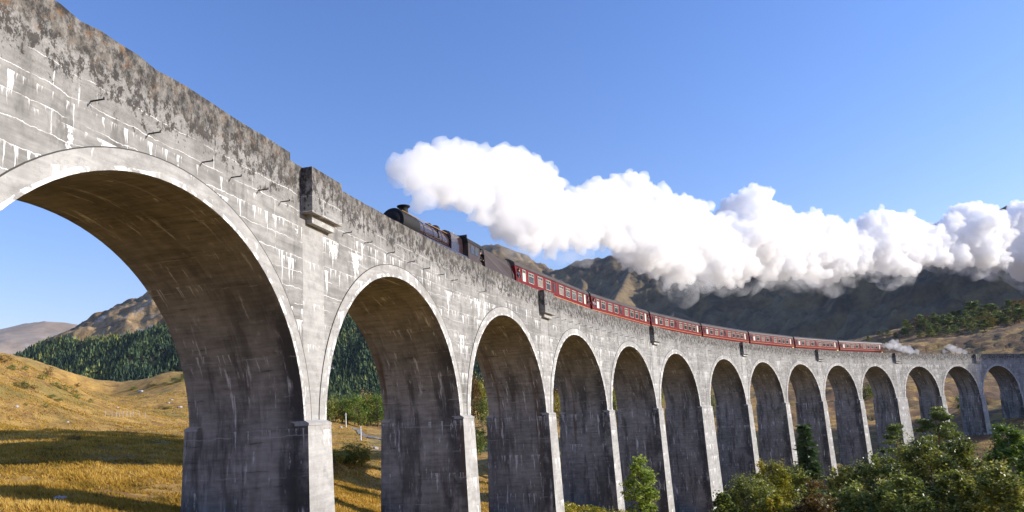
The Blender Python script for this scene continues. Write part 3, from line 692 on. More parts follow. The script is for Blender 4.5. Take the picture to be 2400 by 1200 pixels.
m.box((5.5, 0, 1.1), (.12, 2.4, .5)); obj('frame', m, M_BLK, eng)
for s in (-1, 1):
    m = MB(); m.lathe([(0, -.55), (.36, -.55), (.38, -.5), (.38, .5), (.36, .55), (0, .55)], (3.9, s * 1.08, 1.0), 'x', 20); obj('cylinder', m, M_BLK, eng, smooth=40)
    m = MB(); m.lathe([(0, 5.55), (.1, 5.55), (.1, 5.95), (.23, 5.97), (.23, 6.02), (0, 6.04)], (0, s * .86, 1.06), 'x', 14); obj('buffer', m, M_BLK, eng)
    for x in (1.3, -.95, -3.3):
        m = MB(); m.lathe([(.78, -.06), (.9, -.07), (.93, -.05), (.9, .06), (.78, .06)], (x, s * .76, .92), 'y', 32)
        for k in range(14): a = k * math.pi / 7; m.tube([(x + .18 * math.cos(a), s * .76, .92 + .18 * math.sin(a)), (x + .8 * math.cos(a), s * .76, .92 + .8 * math.sin(a))], .03, 5)
        m.lathe([(0, -.1), (.2, -.1), (.2, .1), (0, .1)], (x, s * .76, .92), 'y', 16); obj('driving_wheel', m, M_BLK, eng)
    for x in (4.9, 2.9):
        m = MB(); m.lathe([(0, -.06), (.46, -.06), (.49, -.03), (.46, .06), (0, .06)], (x, s * .76, .48), 'y', 22); obj('bogie_wheel', m, M_BLK, eng)
    m = MB(); m.tube([(1.3, s * 1.0, .75), (-3.3, s * 1.0, .75)], .05, 6); m.tube([(3.4, s * 1.05, 1.0), (-.95, s * 1.05, .78)], .05, 6); obj('coupling_rod', m, M_RAIL, eng)
# tender at s = 27.4
ten = thing('coal_tender', 'plain dark brown coal tender between the locomotive and first coach', 'tender', mat=VM(27.4, TO, RAIL))
m = MB()
side = [(2.95, 1.2), (2.95, 2.75), (2.75, 3.15), (2.3, 3.2), (-2.1, 3.2), (-2.35, 3.0), (-2.5, 2.45), (-2.95, 2.1), (-2.95, 1.2)]
for s in (-1, 1):
    n = len(side)
    def yy(z): return s * (1.32 if z < 2.6 else 1.32 - (z - 2.6) * .42)
    m.face([(x, yy(z), z) for x, z in side]); m.face([(x, yy(z) - s * .05, z) for x, z in side])
    for i in range(n):
        (a, z0), (b, z1) = side[i], side[(i + 1) % n]; m.face(((a, yy(z0), z0), (b, yy(z1), z1), (b, yy(z1) - s * .05, z1), (a, yy(z0) - s * .05, z0)))
m.box((-2.9, 0, 1.65), (.06, 2.56, .9)); m.box((2.9, 0, 1.9), (.06, 2.5, 1.4)); m.box((-2.2, 0, 2.5), (.06, 2.3, .9)); m.box((0, 0, 1.2), (5.9, 2.56, .08)); m.box((-2.6, 0, 2.08), (.7, 2.5, .06))
obj('body', m, M_TEND, ten)
V = []; nx, ny = 22, 10
for i in range(nx):
    for j in range(ny):
        x = -2.1 + 4.7 * i / (nx - 1); y = -1.05 + 2.1 * j / (ny - 1)
        V.append((x, y, 2.72 + .32 * (1 - (y / 1.05) ** 2) + random.uniform(-.07, .07)))
V = np.array(V); ii, jj = np.meshgrid(np.arange(nx - 1), np.arange(ny - 1), indexing='ij'); bq = (ii * ny + jj).ravel()
npmesh('coal', V, np.stack([bq, bq + ny, bq + ny + 1, bq + 1], -1), M_COAL, ten)
m = MB(); m.box((0, .9, .8), (5.6, .1, .6)); m.box((0, -.9, .8), (5.6, .1, .6)); obj('frame', m, M_BLK, ten)
for x in (-2, 0, 2):
    for s in (-1, 1):
        m = MB(); m.lathe([(0, -.06), (.62, -.06), (.65, -.03), (.62, .06), (0, .06)], (x, s * .76, .65), 'y', 22); obj('wheel', m, M_BLK, ten)
m = MB(); m.tube([(-2.7, .9, 2.1), (-2.7, .9, 2.6)], .03, 6); m.tube([(2.95, 1.25, 1.3), (2.95, 1.25, 2.6)], .02, 6); obj('handrail', m, M_BLK, ten)

# ------------------------------------------------------------------ people leaning out of the train
def skin_body(name, pts, edges, rad, mat, parent, sub=1):
    me = D.meshes.new(name); me.from_pydata(pts, edges, []); o = D.objects.new(name, me); COL.objects.link(o)
    sk = o.modifiers.new('s', 'SKIN'); sk.use_smooth_shade = True
    for i, r in enumerate(rad):
        me.skin_vertices[0].data[i].radius = (r if hasattr(r, '__len__') else (r, r))
    me.skin_vertices[0].data[0].use_root = True
    o.modifiers.new('u', 'SUBSURF').levels = sub; o.modifiers['u'].render_levels = sub
    dg = bpy.context.evaluated_depsgraph_get(); me2 = D.meshes.new_from_object(o.evaluated_get(dg)); o.modifiers.clear(); o.data = me2; me2.name = name
    me2.materials.clear(); me2.materials.append(mat); me2.polygons.foreach_set('use_smooth', [True] * len(me2.polygons)); o.parent = parent; return o
def person(label, M, coat, arm=True):
    """upper body leaning out; local y points out of the train, z up, origin at hip height on the floor line"""
    t = thing('person', label, 'person', mat=M, group=None)
    P = [(0, -.35, 0), (0, -.25, .2), (0, -.1, .42), (0, -.03, .55), (0, .03, .66), (0, .07, .76), (0, .06, .86),
         (.19, -.06, .5), (.27, .05, .27), (.22, .22, .1), (-.19, -.06, .5), (-.26, .06, .28), (-.18, .24, .14),
         (.1, -.37, -.1), (.1, -.36, -.5), (.1, -.36, -.9), (.1, -.28, -.93), (-.1, -.37, -.1), (-.1, -.36, -.5), (-.1, -.36, -.9), (-.1, -.28, -.93)]
    E = [(0, 1), (1, 2), (2, 3), (3, 4), (4, 5), (5, 6), (2, 7), (7, 8), (8, 9), (2, 10), (10, 11), (11, 12), (0, 13), (13, 14), (14, 15), (15, 16), (0, 17), (17, 18), (18, 19), (19, 20)]
    Rd = [.15, .14, .15, .06, .085, .1, .075, .065, .05, .04, .065, .05, .04, .085, .06, .045, .04, .085, .06, .045, .04]
    skin_body('body', P, E, Rd, M_SKIN, t)
    m = MB(); m.lathe([(.0, .15), (.07, .135), (.105, .08), (.112, .02), (.1, -.03)], (0, .05, .80), 'z', 14); obj('hair', m, M_HAIR, t, smooth=True)
    skin_body('jacket', [P[0], P[1], P[2], (0, -.06, .5), P[7], P[8], (.225, .18, .13), P[10], P[11], (-.19, .2, .17)], [(0, 1), (1, 2), (2, 3), (2, 4), (4, 5), (5, 6), (2, 7), (7, 8), (8, 9)], [.18, .165, .175, .085, .085, .07, .055, .085, .07, .055], coat, t)
    skin_body('trousers', [P[0], P[13], P[14], (.1, -.36, -.84), P[17], P[18], (-.1, -.36, -.84)], [(0, 1), (1, 2), (2, 3), (0, 4), (4, 5), (5, 6)], [.17, .11, .085, .07, .11, .085, .07], M_COATS[3], t)
    return t
def at_train(s, y, z): return VM(s, TO, RAIL) @ Matrix.Translation((0, y, z))
person('person in dark coat leaning from the engine cab doorway', at_train(23.85, 1.12, 1.95), M_COATS[3])
person('passenger in navy coat leaning out of the front door of the first coach', at_train(30.75 + .8, 1.2, 1.98), M_COATS[0])
person('passenger in black coat leaning out of the rear door of the first coach', at_train(30.75 + 18.75, 1.2, 1.98), M_COATS[3])
person('passenger in white top leaning out of the front door of the second coach', at_train(50.45 + .8, 1.2, 1.98), M_COATS[4])
person('passenger in grey coat leaning out of the rear door of the second coach', at_train(50.45 + 18.75, 1.2, 1.98), M_COATS[1])
person('passenger in green coat leaning out of the rear door of the third coach', at_train(70.15 + 18.75, 1.2, 1.98), M_COATS[2])

# ------------------------------------------------------------------ vegetation
def leaf_mat(name, c0, c1, c2, trans=.35, rough=.45, spec=.32):
    m = N(name); t = m.n('ShaderNodeAttribute', attribute_name='tint').outputs['Fac']
    oi = m.n('ShaderNodeObjectInfo').outputs['Random']
    tt = m.math('ADD', t, m.math('MULTIPLY', m.math('SUBTRACT', oi, .5), .3))
    col = m.mix(m.ss(tt, 0.0, .55), c0, c1); col = m.mix(m.ss(tt, .6, 1.0), col, c2)
    p = m.n('ShaderNodeBsdfPrincipled', {'Base Color': col, 'Roughness': rough, 'Specular IOR Level': spec}); tr_ = m.n('ShaderNodeBsdfTranslucent', {'Color': m.mix(.5, col, m.mix(1.0, col, (1.5, 1.4, .5), 'MULTIPLY'))})
    mx = m.n('ShaderNodeMixShader', {0: trans, 1: p.outputs[0], 2: tr_.outputs[0]}); m.t.links.new(mx.outputs[0], m.out.inputs[0]); return m.m
M_L_DARK = leaf_mat('dark_green_leaves', (.045, .07, .016), (.16, .20, .04), (.42, .43, .11))
M_L_GREEN = leaf_mat('fresh_green_leaves', (.07, .13, .022), (.19, .27, .045), (.34, .38, .08))
M_L_BRIGHT = leaf_mat('bright_green_leaves', (.12, .20, .035), (.30, .38, .08), (.50, .54, .16), .45)
M_L_YEL = leaf_mat('yellow_green_leaves', (.12, .14, .02), (.33, .31, .035), (.55, .38, .04))
M_L_OLIVE = leaf_mat('olive_leaves', (.075, .10, .02), (.25, .27, .05), (.52, .48, .14))
M_L_RUST = leaf_mat('russet_leaves', (.08, .05, .015), (.17, .11, .025), (.27, .13, .03))
M_NEEDLE = leaf_mat('dark_needles', (.028, .06, .024), (.085, .135, .045), (.17, .22, .07), .2)
M_PINE = leaf_mat('pine_needles', (.05, .085, .028), (.14, .185, .05), (.28, .29, .08), .35)
M_BARK = plain('bark', (.11, .085, .065), .95, .5, 5)
M_BARKP = plain('pale_bark', (.30, .27, .24), .9, .5, 5)
M_BARKR = plain('orange_bark', (.26, .12, .06), .95, .5, 5)

def unit(n): v = RNG.normal(size=(n, 3)); return v / np.linalg.norm(v, axis=1)[:, None]
def leaves(C, size, up=.5, droop=0.0):
    n = len(C); nrm = unit(n); nrm[:, 2] = np.abs(nrm[:, 2]) + up; nrm /= np.linalg.norm(nrm, axis=1)[:, None]
    a = np.cross(nrm, unit(n)); a /= np.linalg.norm(a, axis=1)[:, None] + 1e-9; b = np.cross(nrm, a)
    sc = size * RNG.uniform(.6, 1.3, n)[:, None]
    return a * sc * .5, b * sc * .32
def trunk_limbs(h, r0, tips, seed, bark, parent, lean=0.0, base=.25, wander=.06):
    rd = random.Random(seed); m = MB(); n = 6; pts = []
    x = y = 0.0
    for i in range(n + 1):
        pts.append((x, y, h * i / n)); x += rd.uniform(-1, 1) * h * wander / n * 2 + lean * h / n; y += rd.uniform(-1, 1) * h * wander / n * 2
    m.tube(pts, [r0 * (1 - .85 * i / n) for i in range(n + 1)], 8)
    for tp in tips:
        z = min(max(tp[2] - .35 * math.hypot(tp[0], tp[1]), h * base), h * .93); i = min(int(z / h * n), n - 1); f = z / h * n - i
        p = [pts[i][q] + f * (pts[i + 1][q] - pts[i][q]) for q in range(3)]; r = r0 * (1 - .85 * z / h) * .55
        mid = [p[q] * .5 + tp[q] * .5 for q in range(3)]; mid[2] += .08 * h * rd.uniform(-.3, .6)
        m.tube([p, mid, tp], [r, r * .6, r * .2], 5, caps=False)
    return obj('trunk', m, bark, parent, smooth=60)
def broadleaf(name, label, cat, loc, h, rad, leaf, mat, nleaf=9000, seed=1, low=.15, bark=None, group=None, aspect=1.0, clumps=34, crs=.26, top=1.0):
    rd = np.random.default_rng(seed); t = thing(name, label, cat, loc, group)
    # clumps spread through an uneven ellipsoid, more of them near the outside
    ctr = []; zc = h * (low + 1) / 2; hz = h * (1 - low) / 2
    while len(ctr) < clumps:
        v = rd.normal(size=3); v /= np.linalg.norm(v); q = rd.uniform(.25, 1) ** .5
        taper = 1 - .45 * top * max(v[2] * q, 0); p = np.array([v[0] * rad * q * taper, v[1] * rad * aspect * q * taper, zc + v[2] * hz * q * .9])
        p *= 1 + 0 * p; ctr.append(p)
    ctr = np.array(ctr); cr = rad * crs * rd.uniform(.6, 1.35, len(ctr))
    w = cr ** 2 / np.sum(cr ** 2); cnt = np.maximum((w * nleaf).astype(int), 20)
    C = []; T = []
    for c, r, k in zip(ctr, cr, cnt):
        v = unit(k); q = np.minimum(np.abs(RNG.normal(0, .72, k)) + .1, 2.0); an = rd.uniform(.65, 1.35, 3); p = c + v * (r * q)[:, None] * an; C.append(p)
        T.append(np.clip(rd.uniform(.05, .75) + RNG.normal(0, .24, k), 0, 1))
    C = np.concatenate(C); T = np.concatenate(T); ok = C[:, 2] > .05; C, T = C[ok], T[ok]
    U, V = leaves(C, leaf); leafmesh('crown', C, U, V, mat, t, T)
    tips = [tuple(c) for c in ctr[::2]]
    trunk_limbs(h * .85, max(.035, h * .018), tips, seed, bark or M_BARK, t); return t
def conifer(name, label, cat, loc, h, rad, mat, seed=1, n=26, group=None, nq=16, droop=.35, low=.05, full=1.0):
    rd = np.random.default_rng(seed); t = thing(name, label, cat, loc, group); C = []; U = []; V = []; T = []
    m = MB(); m.tube([(0, 0, 0), (0, 0, h * .5), (0, 0, h * .98)], [h * .016, h * .010, .01], 7)
    for i in range(n):
        f = i / (n - 1); z = h * (low + (1 - low) * f * .97); L = rad * (1 - f) ** .85 * rd.uniform(.75, 1.15) + .05 * rad
        for b in range(int(6 + 3 * (1 - f))):
            az = rd.uniform(0, 2 * math.pi); l = L * rd.uniform(.55, 1.1); d = np.array([math.cos(az), math.sin(az), 0]); up = rd.uniform(-.1, .2) + .5 * f
            if b % 4 == 0: m.tube([(0, 0, z), tuple(d * l * .8 + np.array([0, 0, z + l * (up * .8 - droop * .5)]))], [.02 * h / 8, .004], 4, caps=False)
            k = max(3, int(nq * (1 - f * .7)))
            for q in np.linspace(.12, 1, k):
                p = d * l * q + np.array([0, 0, z + l * q * (up - droop * q)]); s = (.16 + .22 * (1 - q)) * rad * .75 * rd.uniform(.7, 1.2) + .03
                sd = np.cross(d, [0, 0, 1]) * rd.choice([-1, 1]); dr = d * .6 + sd * rd.uniform(.3, .9) + np.array([0, 0, rd.uniform(-.5, .2)]); dr /= np.linalg.norm(dr)
                wv = np.cross(dr, rd.normal(size=3)); wv /= np.linalg.norm(wv)
                C.append(p + dr * s * .5); U.append(dr * s * .6); V.append(wv * s * .22); T.append(np.clip(.25 + .3 * q + rd.normal(0, .15), 0, 1))
    leafmesh('crown', np.array(C), np.array(U), np.array(V), mat, t, np.array(T)); obj('trunk', m, M_BARK, t); return t
def pine(name, label, cat, loc, h, rad, mat, seed=1, group=None, layers=9, nl=6000, size=.3, lean=0.0):
    rd = np.random.default_rng(seed); t = thing(name, label, cat, loc, group); ctr = []
    for i in range(layers):
        f = i / (layers - 1)
        for b in range(4):
            az = rd.uniform(0, 6.28); l = rad * (1 - .75 * f ** 1.5) * rd.uniform(.35, 1.0)
            ctr.append((math.cos(az) * l + lean * h * (.3 + .7 * f), math.sin(az) * l, h * (.32 + .66 * f) + rd.uniform(-.04, .04) * h))
    ctr = np.array(ctr); C = []; T = []
    for c in ctr:
        k = nl // len(ctr); v = unit(k); q = RNG.uniform(0, 1, k) ** .45; r = rad * rd.uniform(.24, .42); C.append(c + v * (r * q)[:, None] * np.array([1, 1, .34])); T.append(np.clip(rd.uniform(.2, .7) + .25 * v[:, 2] * q + RNG.normal(0, .12, k), 0, 1))
    C = np.concatenate(C); U, V = leaves(C, size, .2); leafmesh('crown', C, U * 1.2, V * .6, mat, t, np.concatenate(T))
    trunk_limbs(h * .95, h * .022, [tuple(c) for c in ctr[::2]], seed, M_BARKR, t, lean=lean); return t
def on_ground(px, Y, dz=0.0):
    x = W(px, 900, Y)[0]; return (x, Y, gz(x, Y) + dz)
def h_to(px, Y, ytop):
    """height that brings a plant standing at (px,Y) up to photo row ytop"""
    g = on_ground(px, Y); return W(px, ytop, Y)[2] - g[2]
def top_at(px, Y, ytop):
    w = W(px, ytop, Y); z = gz(w[0], Y); return (w[0], Y, z), w[2] - z
def hit(px, py, y0=18.0, y1=900.0):
    Y = y0
    while Y < y1:
        w = W(px, py, Y)
        if w[2] <= gz(w[0], Y):
            lo, hi = Y * .985, Y
            for _ in range(10):
                md = .5 * (lo + hi); w = W(px, py, md)
                if w[2] <= gz(w[0], md): hi = md
                else: lo = md
            w = W(px, py, hi); return (w[0], hi, gz(w[0], hi))
        Y *= 1.015
    w = W(px, py, y1); return (w[0], y1, gz(w[0], y1))
def stand(px, ytop, Y, half):
    """ground point, height and radius of a plant at depth Y whose top is seen at (px,ytop), half px wide"""
    p, h = top_at(px, Y, ytop); return p, h, half / F * Y
# --- foreground, right
p, h, r = stand(1492, 1048, 66, 46)
broadleaf('young_tree', 'young bright green tree standing alone before the dark arches', 'tree', p, h, r * .95, .26, M_L_BRIGHT, 6500, 21, .0, group=None, clumps=150, crs=.15, top=1.5)
p, h, r = stand(1742, 1108, 74, 68)
broadleaf('bush', 'rounded olive green bush at the foot of the wide pale pier', 'bush', p, h, r, .22, M_L_OLIVE, 17000, 22, .1, clumps=64, crs=.24, top=.6)
p, h, r = stand(1800, 1052, 78, 46)
broadleaf('yellowing_tree', 'yellow green pointed tree turning orange at its tip', 'tree', p, h, r, .23, M_L_YEL, 19000, 23, .08, clumps=60, crs=.25, top=1.2)
p, h, r = stand(1862, 1082, 82, 52)
broadleaf('olive_tree', 'olive leaved autumn tree just right of the yellow pointed one', 'tree', p, h, r, .25, M_L_OLIVE, 13000, 24, .05, clumps=60, crs=.25, top=.7)
p, h, r = stand(1882, 990, 112, 46)
conifer('conifer', 'dark green conifer standing tall against two shaded arches', 'tree', p, h, r * 1.35, M_NEEDLE, 25, 38, nq=20)
p, h, r = stand(1915, 1105, 76, 34)
broadleaf('thin_tree', 'thin russet half bare tree beside the conifer', 'tree', p, h, r, .2, M_L_RUST, 2600, 26, .1, M_BARKP, clumps=36, crs=.22, top=.6)
for i, (px, yt, Y, hf, mt, n, lab, cl) in enumerate((
    (1975, 1072, 92, 50, M_L_OLIVE, 8000, 'small olive tree below the slim pale pier left of the dark thicket', 'tree'),
    (2062, 1045, 88, 84, M_L_DARK, 15000, 'dark spreading tree at the left end of the thicket', 'tree'),
    (2160, 1018, 84, 92, M_L_OLIVE, 16000, 'olive tree in the middle of the thicket under the pine', 'tree'),
    (2246, 1010, 86, 72, M_L_OLIVE, 13000, 'olive tree at the back of the thicket, right of the pine', 'tree'),
    (2352, 980, 80, 72, M_L_GREEN, 14000, 'light green tree rising at the right edge of the picture', 'tree'),
    (2425, 972, 88, 66, M_L_GREEN, 12000, 'green tree cut off by the right edge of the picture', 'tree'),
    (1990, 1128, 68, 60, M_L_DARK, 9000, 'low dark bush in front of the olive tree', 'bush'),
    (2110, 1105, 66, 80, M_L_DARK, 12000, 'low dark bush at the front of the thicket', 'bush'),
    (2230, 1090, 66, 74, M_L_OLIVE, 12000, 'olive bush at the front of the thicket', 'bush'),
    (2335, 1082, 62, 76, M_L_OLIVE, 12000, 'olive bush in front of the light green tree', 'bush'),
    (1690, 1150, 70, 30, M_L_DARK, 2600, 'small dark shrub against the foot of the widest pier', 'bush'),
    (1815, 1150, 68, 48, M_L_YEL, 6500, 'low yellow green bush in front of the pointed tree', 'bush'),
    (1900, 1160, 66, 46, M_L_RUST, 5000, 'low russet bush in front of the thin bare tree', 'bush'))):
    p, h, r = stand(px, yt, Y, hf)
    broadleaf('tree' if cl == 'tree' else 'bush', lab, cl, p, h, r, .30, mt, int(n * 1.5), 40 + i, .02, M_BARKP if i in (3, 4) else M_BARK, 'trees and bushes below the viaduct on the right', clumps=110, crs=.17, top=.7)
p, h, r = stand(2190, 964, 104, 72)
pine('scots_pine', 'flat topped pine reaching across the far arches above the thicket', 'tree', p, h, r, M_PINE, 61, layers=9, nl=14000, size=.36)
p, h, r = stand(2085, 1000, 98, 46)
pine('scots_pine', 'leaning pine with long flat branches in front of the slim pale piers', 'tree', p, h, r, M_PINE, 62, layers=7, nl=7000, size=.32, lean=.05)
# --- undergrowth at the pier feet
C = []; T = []
for px0, px1, Y0, Y1, n in ((1290, 1700, 56, 74, 150), (1130, 1290, 46, 60, 30), (1560, 2000, 70, 95, 60), (1500, 2400, 40, 62, 60)):
    for _ in range(n):
        px = random.uniform(px0, px1); Y = random.uniform(Y0, Y1); g = on_ground(px, Y); rr_ = random.uniform(.25, .8); k = int(160 * rr_)
        v = unit(k); v[:, 2] = np.abs(v[:, 2]); C.append(np.array(g) + v * rr_ * RNG.uniform(.5, 1, k)[:, None] * np.array([1.2, 1.2, .9])); T.append(np.clip(random.uniform(.1, .8) + RNG.normal(0, .15, k), 0, 1))
C = np.concatenate(C); U, V = leaves(C, .2, .4); o = leafmesh('undergrowth', C, U, V, M_L_YEL, None, np.concatenate(T)); tag(o, kind='stuff')
# --- background trees seen through the arches
def variants(fn, n): return [fn(i) for i in range(n)]
def bg_copy(src, used, loc, sx, sz, label, group):
    o = src if not used.get(src.name) else copy_tree(src); used[src.name] = 1
    o.location = loc; o.rotation_euler = (0, 0, random.uniform(0, 6.28)); o.scale = (sx, sx, sz); o['label'] = label; o['group'] = group; return o
used = {}
BV = [broadleaf('background_tree', '', 'tree', (0, 0, 0), 1.0, .46, .06, m_, 2200, 80 + i, .0, clumps=34, crs=.34, top=.5) for i, m_ in enumerate((M_L_DARK, M_L_GREEN, M_L_OLIVE, M_L_RUST, M_L_YEL))]
BL = ['dark green', 'fresh green', 'olive', 'russet', 'yellow green']
for px, yt, yb, hf, v in ((772, 930, 990, 16, 0), (786, 948, 990, 14, 3), (803, 938, 992, 15, 1), (815, 955, 992, 12, 2), (832, 928, 995, 22, 1), (852, 938, 992, 15, 3), (868, 930, 995, 17, 4), (886, 926, 1000, 18, 1), (905, 930, 1000, 18, 0), (845, 965, 1000, 10, 0),
                          (1112, 890, 1000, 14, 3), (1128, 900, 990, 14, 4), (1142, 930, 1000, 14, 0), (1126, 1006, 1066, 17, 1), (1112, 1015, 1070, 14, 0), (1300, 905, 990, 14, 3), (1312, 930, 1000, 12, 4), (1436, 905, 975, 11, 4), (1446, 930, 990, 10, 0), (1545, 900, 965, 10, 4), (1660, 905, 955, 9, 1), (1670, 935, 965, 7, 0),
                          (778, 938, 985, 13, 2), (797, 930, 980, 14, 0), (822, 940, 985, 14, 4), (845, 932, 985, 15, 0), (878, 940, 990, 14, 2), (897, 935, 990, 14, 3), (860, 948, 998, 10, 1), (785, 1056, 1090, 17, 4), (832, 1044, 1092, 28, 4), (812, 1056, 1088, 15, 2), (848, 1058, 1094, 16, 4), (2030, 900, 938, 14, 0), (2262, 930, 968, 18, 1), (2385, 905, 950, 16, 1)):
    q = hit(px, yb); hh = (yb - yt) / F * q[1]
    where = 'before the wooded hill, seen through the second arch' if px < 910 and yb < 1010 else ('in the rough grass, seen through the second arch' if px < 910 else ('seen through the third arch' if px < 1200 else ('glimpsed through the middle arches' if px < 1800 else 'glimpsed through the far arches')))
    s = 1.25 * hf / F * q[1] / .42; hh *= 1.12
    bg_copy(BV[v], used, q, s, hh, BL[v] + ' tree ' + where, 'trees seen through the arches')
# --- pine belt on the moor at the right
PV = [pine('belt_pine', '', 'tree', (0, 0, 0), 1.0, .36, M_PINE, 70 + i, layers=9, nl=2000, size=.06) for i in range(3)]
PR_ = broadleaf('belt_birch', '', 'tree', (0, 0, 0), 1.0, .40, .055, M_L_RUST, 1200, 77, .1, clumps=24, crs=.3)
belt = [(2012, 792, 9), (2035, 788, 13), (2060, 784, 12), (2085, 782, 16), (2098, 784, 12), (2118, 778, 20), (2132, 778, 24), (2150, 774, 26), (2166, 772, 33), (2180, 774, 30), (2194, 770, 32), (2206, 772, 35), (2222, 770, 34), (2236, 772, 30), (2250, 768, 38), (2264, 766, 34), (2278, 766, 36), (2292, 764, 40), (2306, 764, 44), (2320, 762, 36), (2334, 762, 38), (2350, 760, 34), (2364, 760, 44), (2378, 758, 40), (2392, 756, 36), (2410, 756, 38), (2428, 754, 40)]
nb = 0
for pass_ in range(3):
    for px, yb, hp in belt:
        px += random.uniform(-7, 7) + pass_ * 5; Y = 560 + random.uniform(-22, 22) - pass_ * 26
        if pass_ == 2 and px < 2150: continue
        x = W(px, yb, Y)[0]; q = (x, Y, gz(x, Y) - .3); hh = hp / F * Y * (.85, .72, .6)[pass_] * random.uniform(.8, 1.25) + 1.5
        rust = random.random() < .14
        bg_copy(PR_ if rust else PV[nb % 3], used, q, hh * random.uniform(1.1, 1.6), hh, 'russet birch among the pines on the moor below the mountain' if rust else 'green pine in the belt of trees on the moor below the mountain', 'birches in the belt of trees on the moor' if rust else 'pines in the belt of trees on the moor'); nb += 1
# --- conifer plantation on the hill (too many to count)
def forest():
    bnd = np.array([(-400, 800), (0, 812), (150, 802), (330, 793), (430, 748), (600, 690), (760, 640), (1000, 650), (1300, 700)])
    n = 86000; az = RNG.uniform(R(-40), R(-1), n); rr_ = np.sqrt(RNG.uniform(560 ** 2, 2000 ** 2, n)); X = rr_ * np.sin(az); Y = rr_ * np.cos(az); Z = h_for(X, Y); G = ground_h(X, Y)
    Z = np.maximum(Z, G); P = np.stack([X, Y, Z], -1); px, py = project(P)
    ok = (py > np.interp(px, bnd[:, 0], bnd[:, 1]) + 12 * noise2(X / 60, Y / 60)) & (px > -60) & (px < 1400) & ((Z > G + 3) | (rr_ > 640)) & (noise2(X / 90 + 9, Y / 90) > -.62)
    # leave out trees that the viaduct wall would always hide
    P = P[ok]; n = len(P); H = RNG.uniform(8, 15, n) * (1 + .25 * noise2(P[:, 0] / 120, P[:, 1] / 120)); Rr = H * RNG.uniform(.24, .36, n)
    Vt = []; tint = []
    base_t = np.clip(.42 + .8 * noise2(P[:, 0] / 70, P[:, 1] / 70) + RNG.normal(0, .22, n), 0, 1)
    for tier in range(4):
        zt = 1 - tier * .22; zb = zt - .36; rr2 = (.32 + tier * .25)
        for k in range(4):
            a = RNG.uniform(0, 6.28, n); w = RNG.uniform(.6, 1.1, n); q = np.empty((n, 3, 3))
            q[:, 0] = P + np.stack([0 * H, 0 * H, H * zt], -1)
            for j, da in ((1, -w), (2, w)):
                rad = Rr * rr2 * RNG.uniform(.75, 1.25, n); q[:, j] = P + np.stack([rad * np.cos(a + da), rad * np.sin(a + da), H * (np.maximum(zb, .02) + RNG.uniform(-.05, .05, n))], -1)
            Vt.append(q); tint.append(base_t + .06 * (3 - tier) - .1)
    Vt = np.concatenate(Vt); m_ = len(Vt)
    o = npmesh('conifer_forest', Vt.reshape(-1, 3), np.arange(m_ * 3).reshape(m_, 3), M_FOREST, None, np.clip(np.concatenate(tint), 0, 1)); tag(o, kind='stuff')
M_FOREST = leaf_mat('forest_needles', (.03, .06, .038), (.095, .14, .06), (.27, .27, .07), .1, .7, .1)
forest()
# --- shrubs, gorse and rocks on the golden slope at the left
SV = [broadleaf('shrub', '', 'shrub', (0, 0, 0), 1.0, .75, .085, m_, 1100, 90 + i, .0, clumps=20, crs=.36, top=.2) for i, m_ in enumerate((M_L_DARK, M_L_GREEN, M_L_RUST))]
SL = ['dark green', 'green', 'russet']
shr = [(57, 912, 20, 15, 0, 'at the middle of the golden slope'), (38, 906, 12, 10, 0, 'left of the dark clump on the golden slope'), (78, 912, 12, 9, 2, 'right of the dark clump on the golden slope'), (30, 868, 14, 12, 1, 'high on the golden slope'), (10, 850, 20, 14, 2, 'at the top left of the golden slope'), (60, 868, 12, 9, 1, 'near the slope crest'), (112, 880, 22, 13, 2, 'standing on the slope crest'), (100, 890, 14, 13, 1, 'just below the slope crest'),
       (128, 905, 10, 12, 1, 'at the upper end of the gorse strip'), (142, 912, 12, 13, 0, 'in the gorse strip'), (156, 918, 14, 14, 0, 'halfway down the gorse strip'), (170, 926, 13, 13, 0, 'low in the gorse strip'), (182, 934, 12, 12, 1, 'at the lower end of the gorse strip'), (118, 932, 8, 14, 1, 'below the gorse strip'), (134, 940, 7, 14, 1, 'in the green patch below the gorse strip'), (182, 906, 10, 8, 2, 'in the dip between slope and knoll'),
       (107, 955, 12, 7, 0, 'alone low on the golden slope'), (60, 950, 7, 5, 0, 'tiny and alone low on the golden slope'), (212, 944, 10, 8, 1, 'at the edge of the dip'), (430, 888, 14, 12, 0, 'on the knoll beside the pier'), (414, 896, 11, 14, 0, 'in the dark fold of the knoll'), (392, 903, 8, 14, 0, 'in the fold across the knoll'), (360, 904, 5, 14, 0, 'at the left of the knoll fold'), (312, 914, 8, 12, 1, 'on the left side of the knoll'), (385, 958, 7, 16, 0, 'below the rocks on the knoll'), (180, 1034, 18, 14, 2, 'in the shadowed grass below the fence'), (165, 1030, 12, 12, 2, 'beside the russet clump in the shadowed grass')]
for px, yb, hp, hf, v, wh in shr:
    q = hit(px, yb, 30); s = hf / F * q[1] / .75
    bg_copy(SV[v], used, (q[0], q[1], q[2] - .1), s, max(hp / F * q[1], .4), SL[v] + ' shrub ' + wh, 'shrubs on the golden slope')
M_ROCK = plain('pale_rock', (.40, .38, .36), .9, .35, 3)
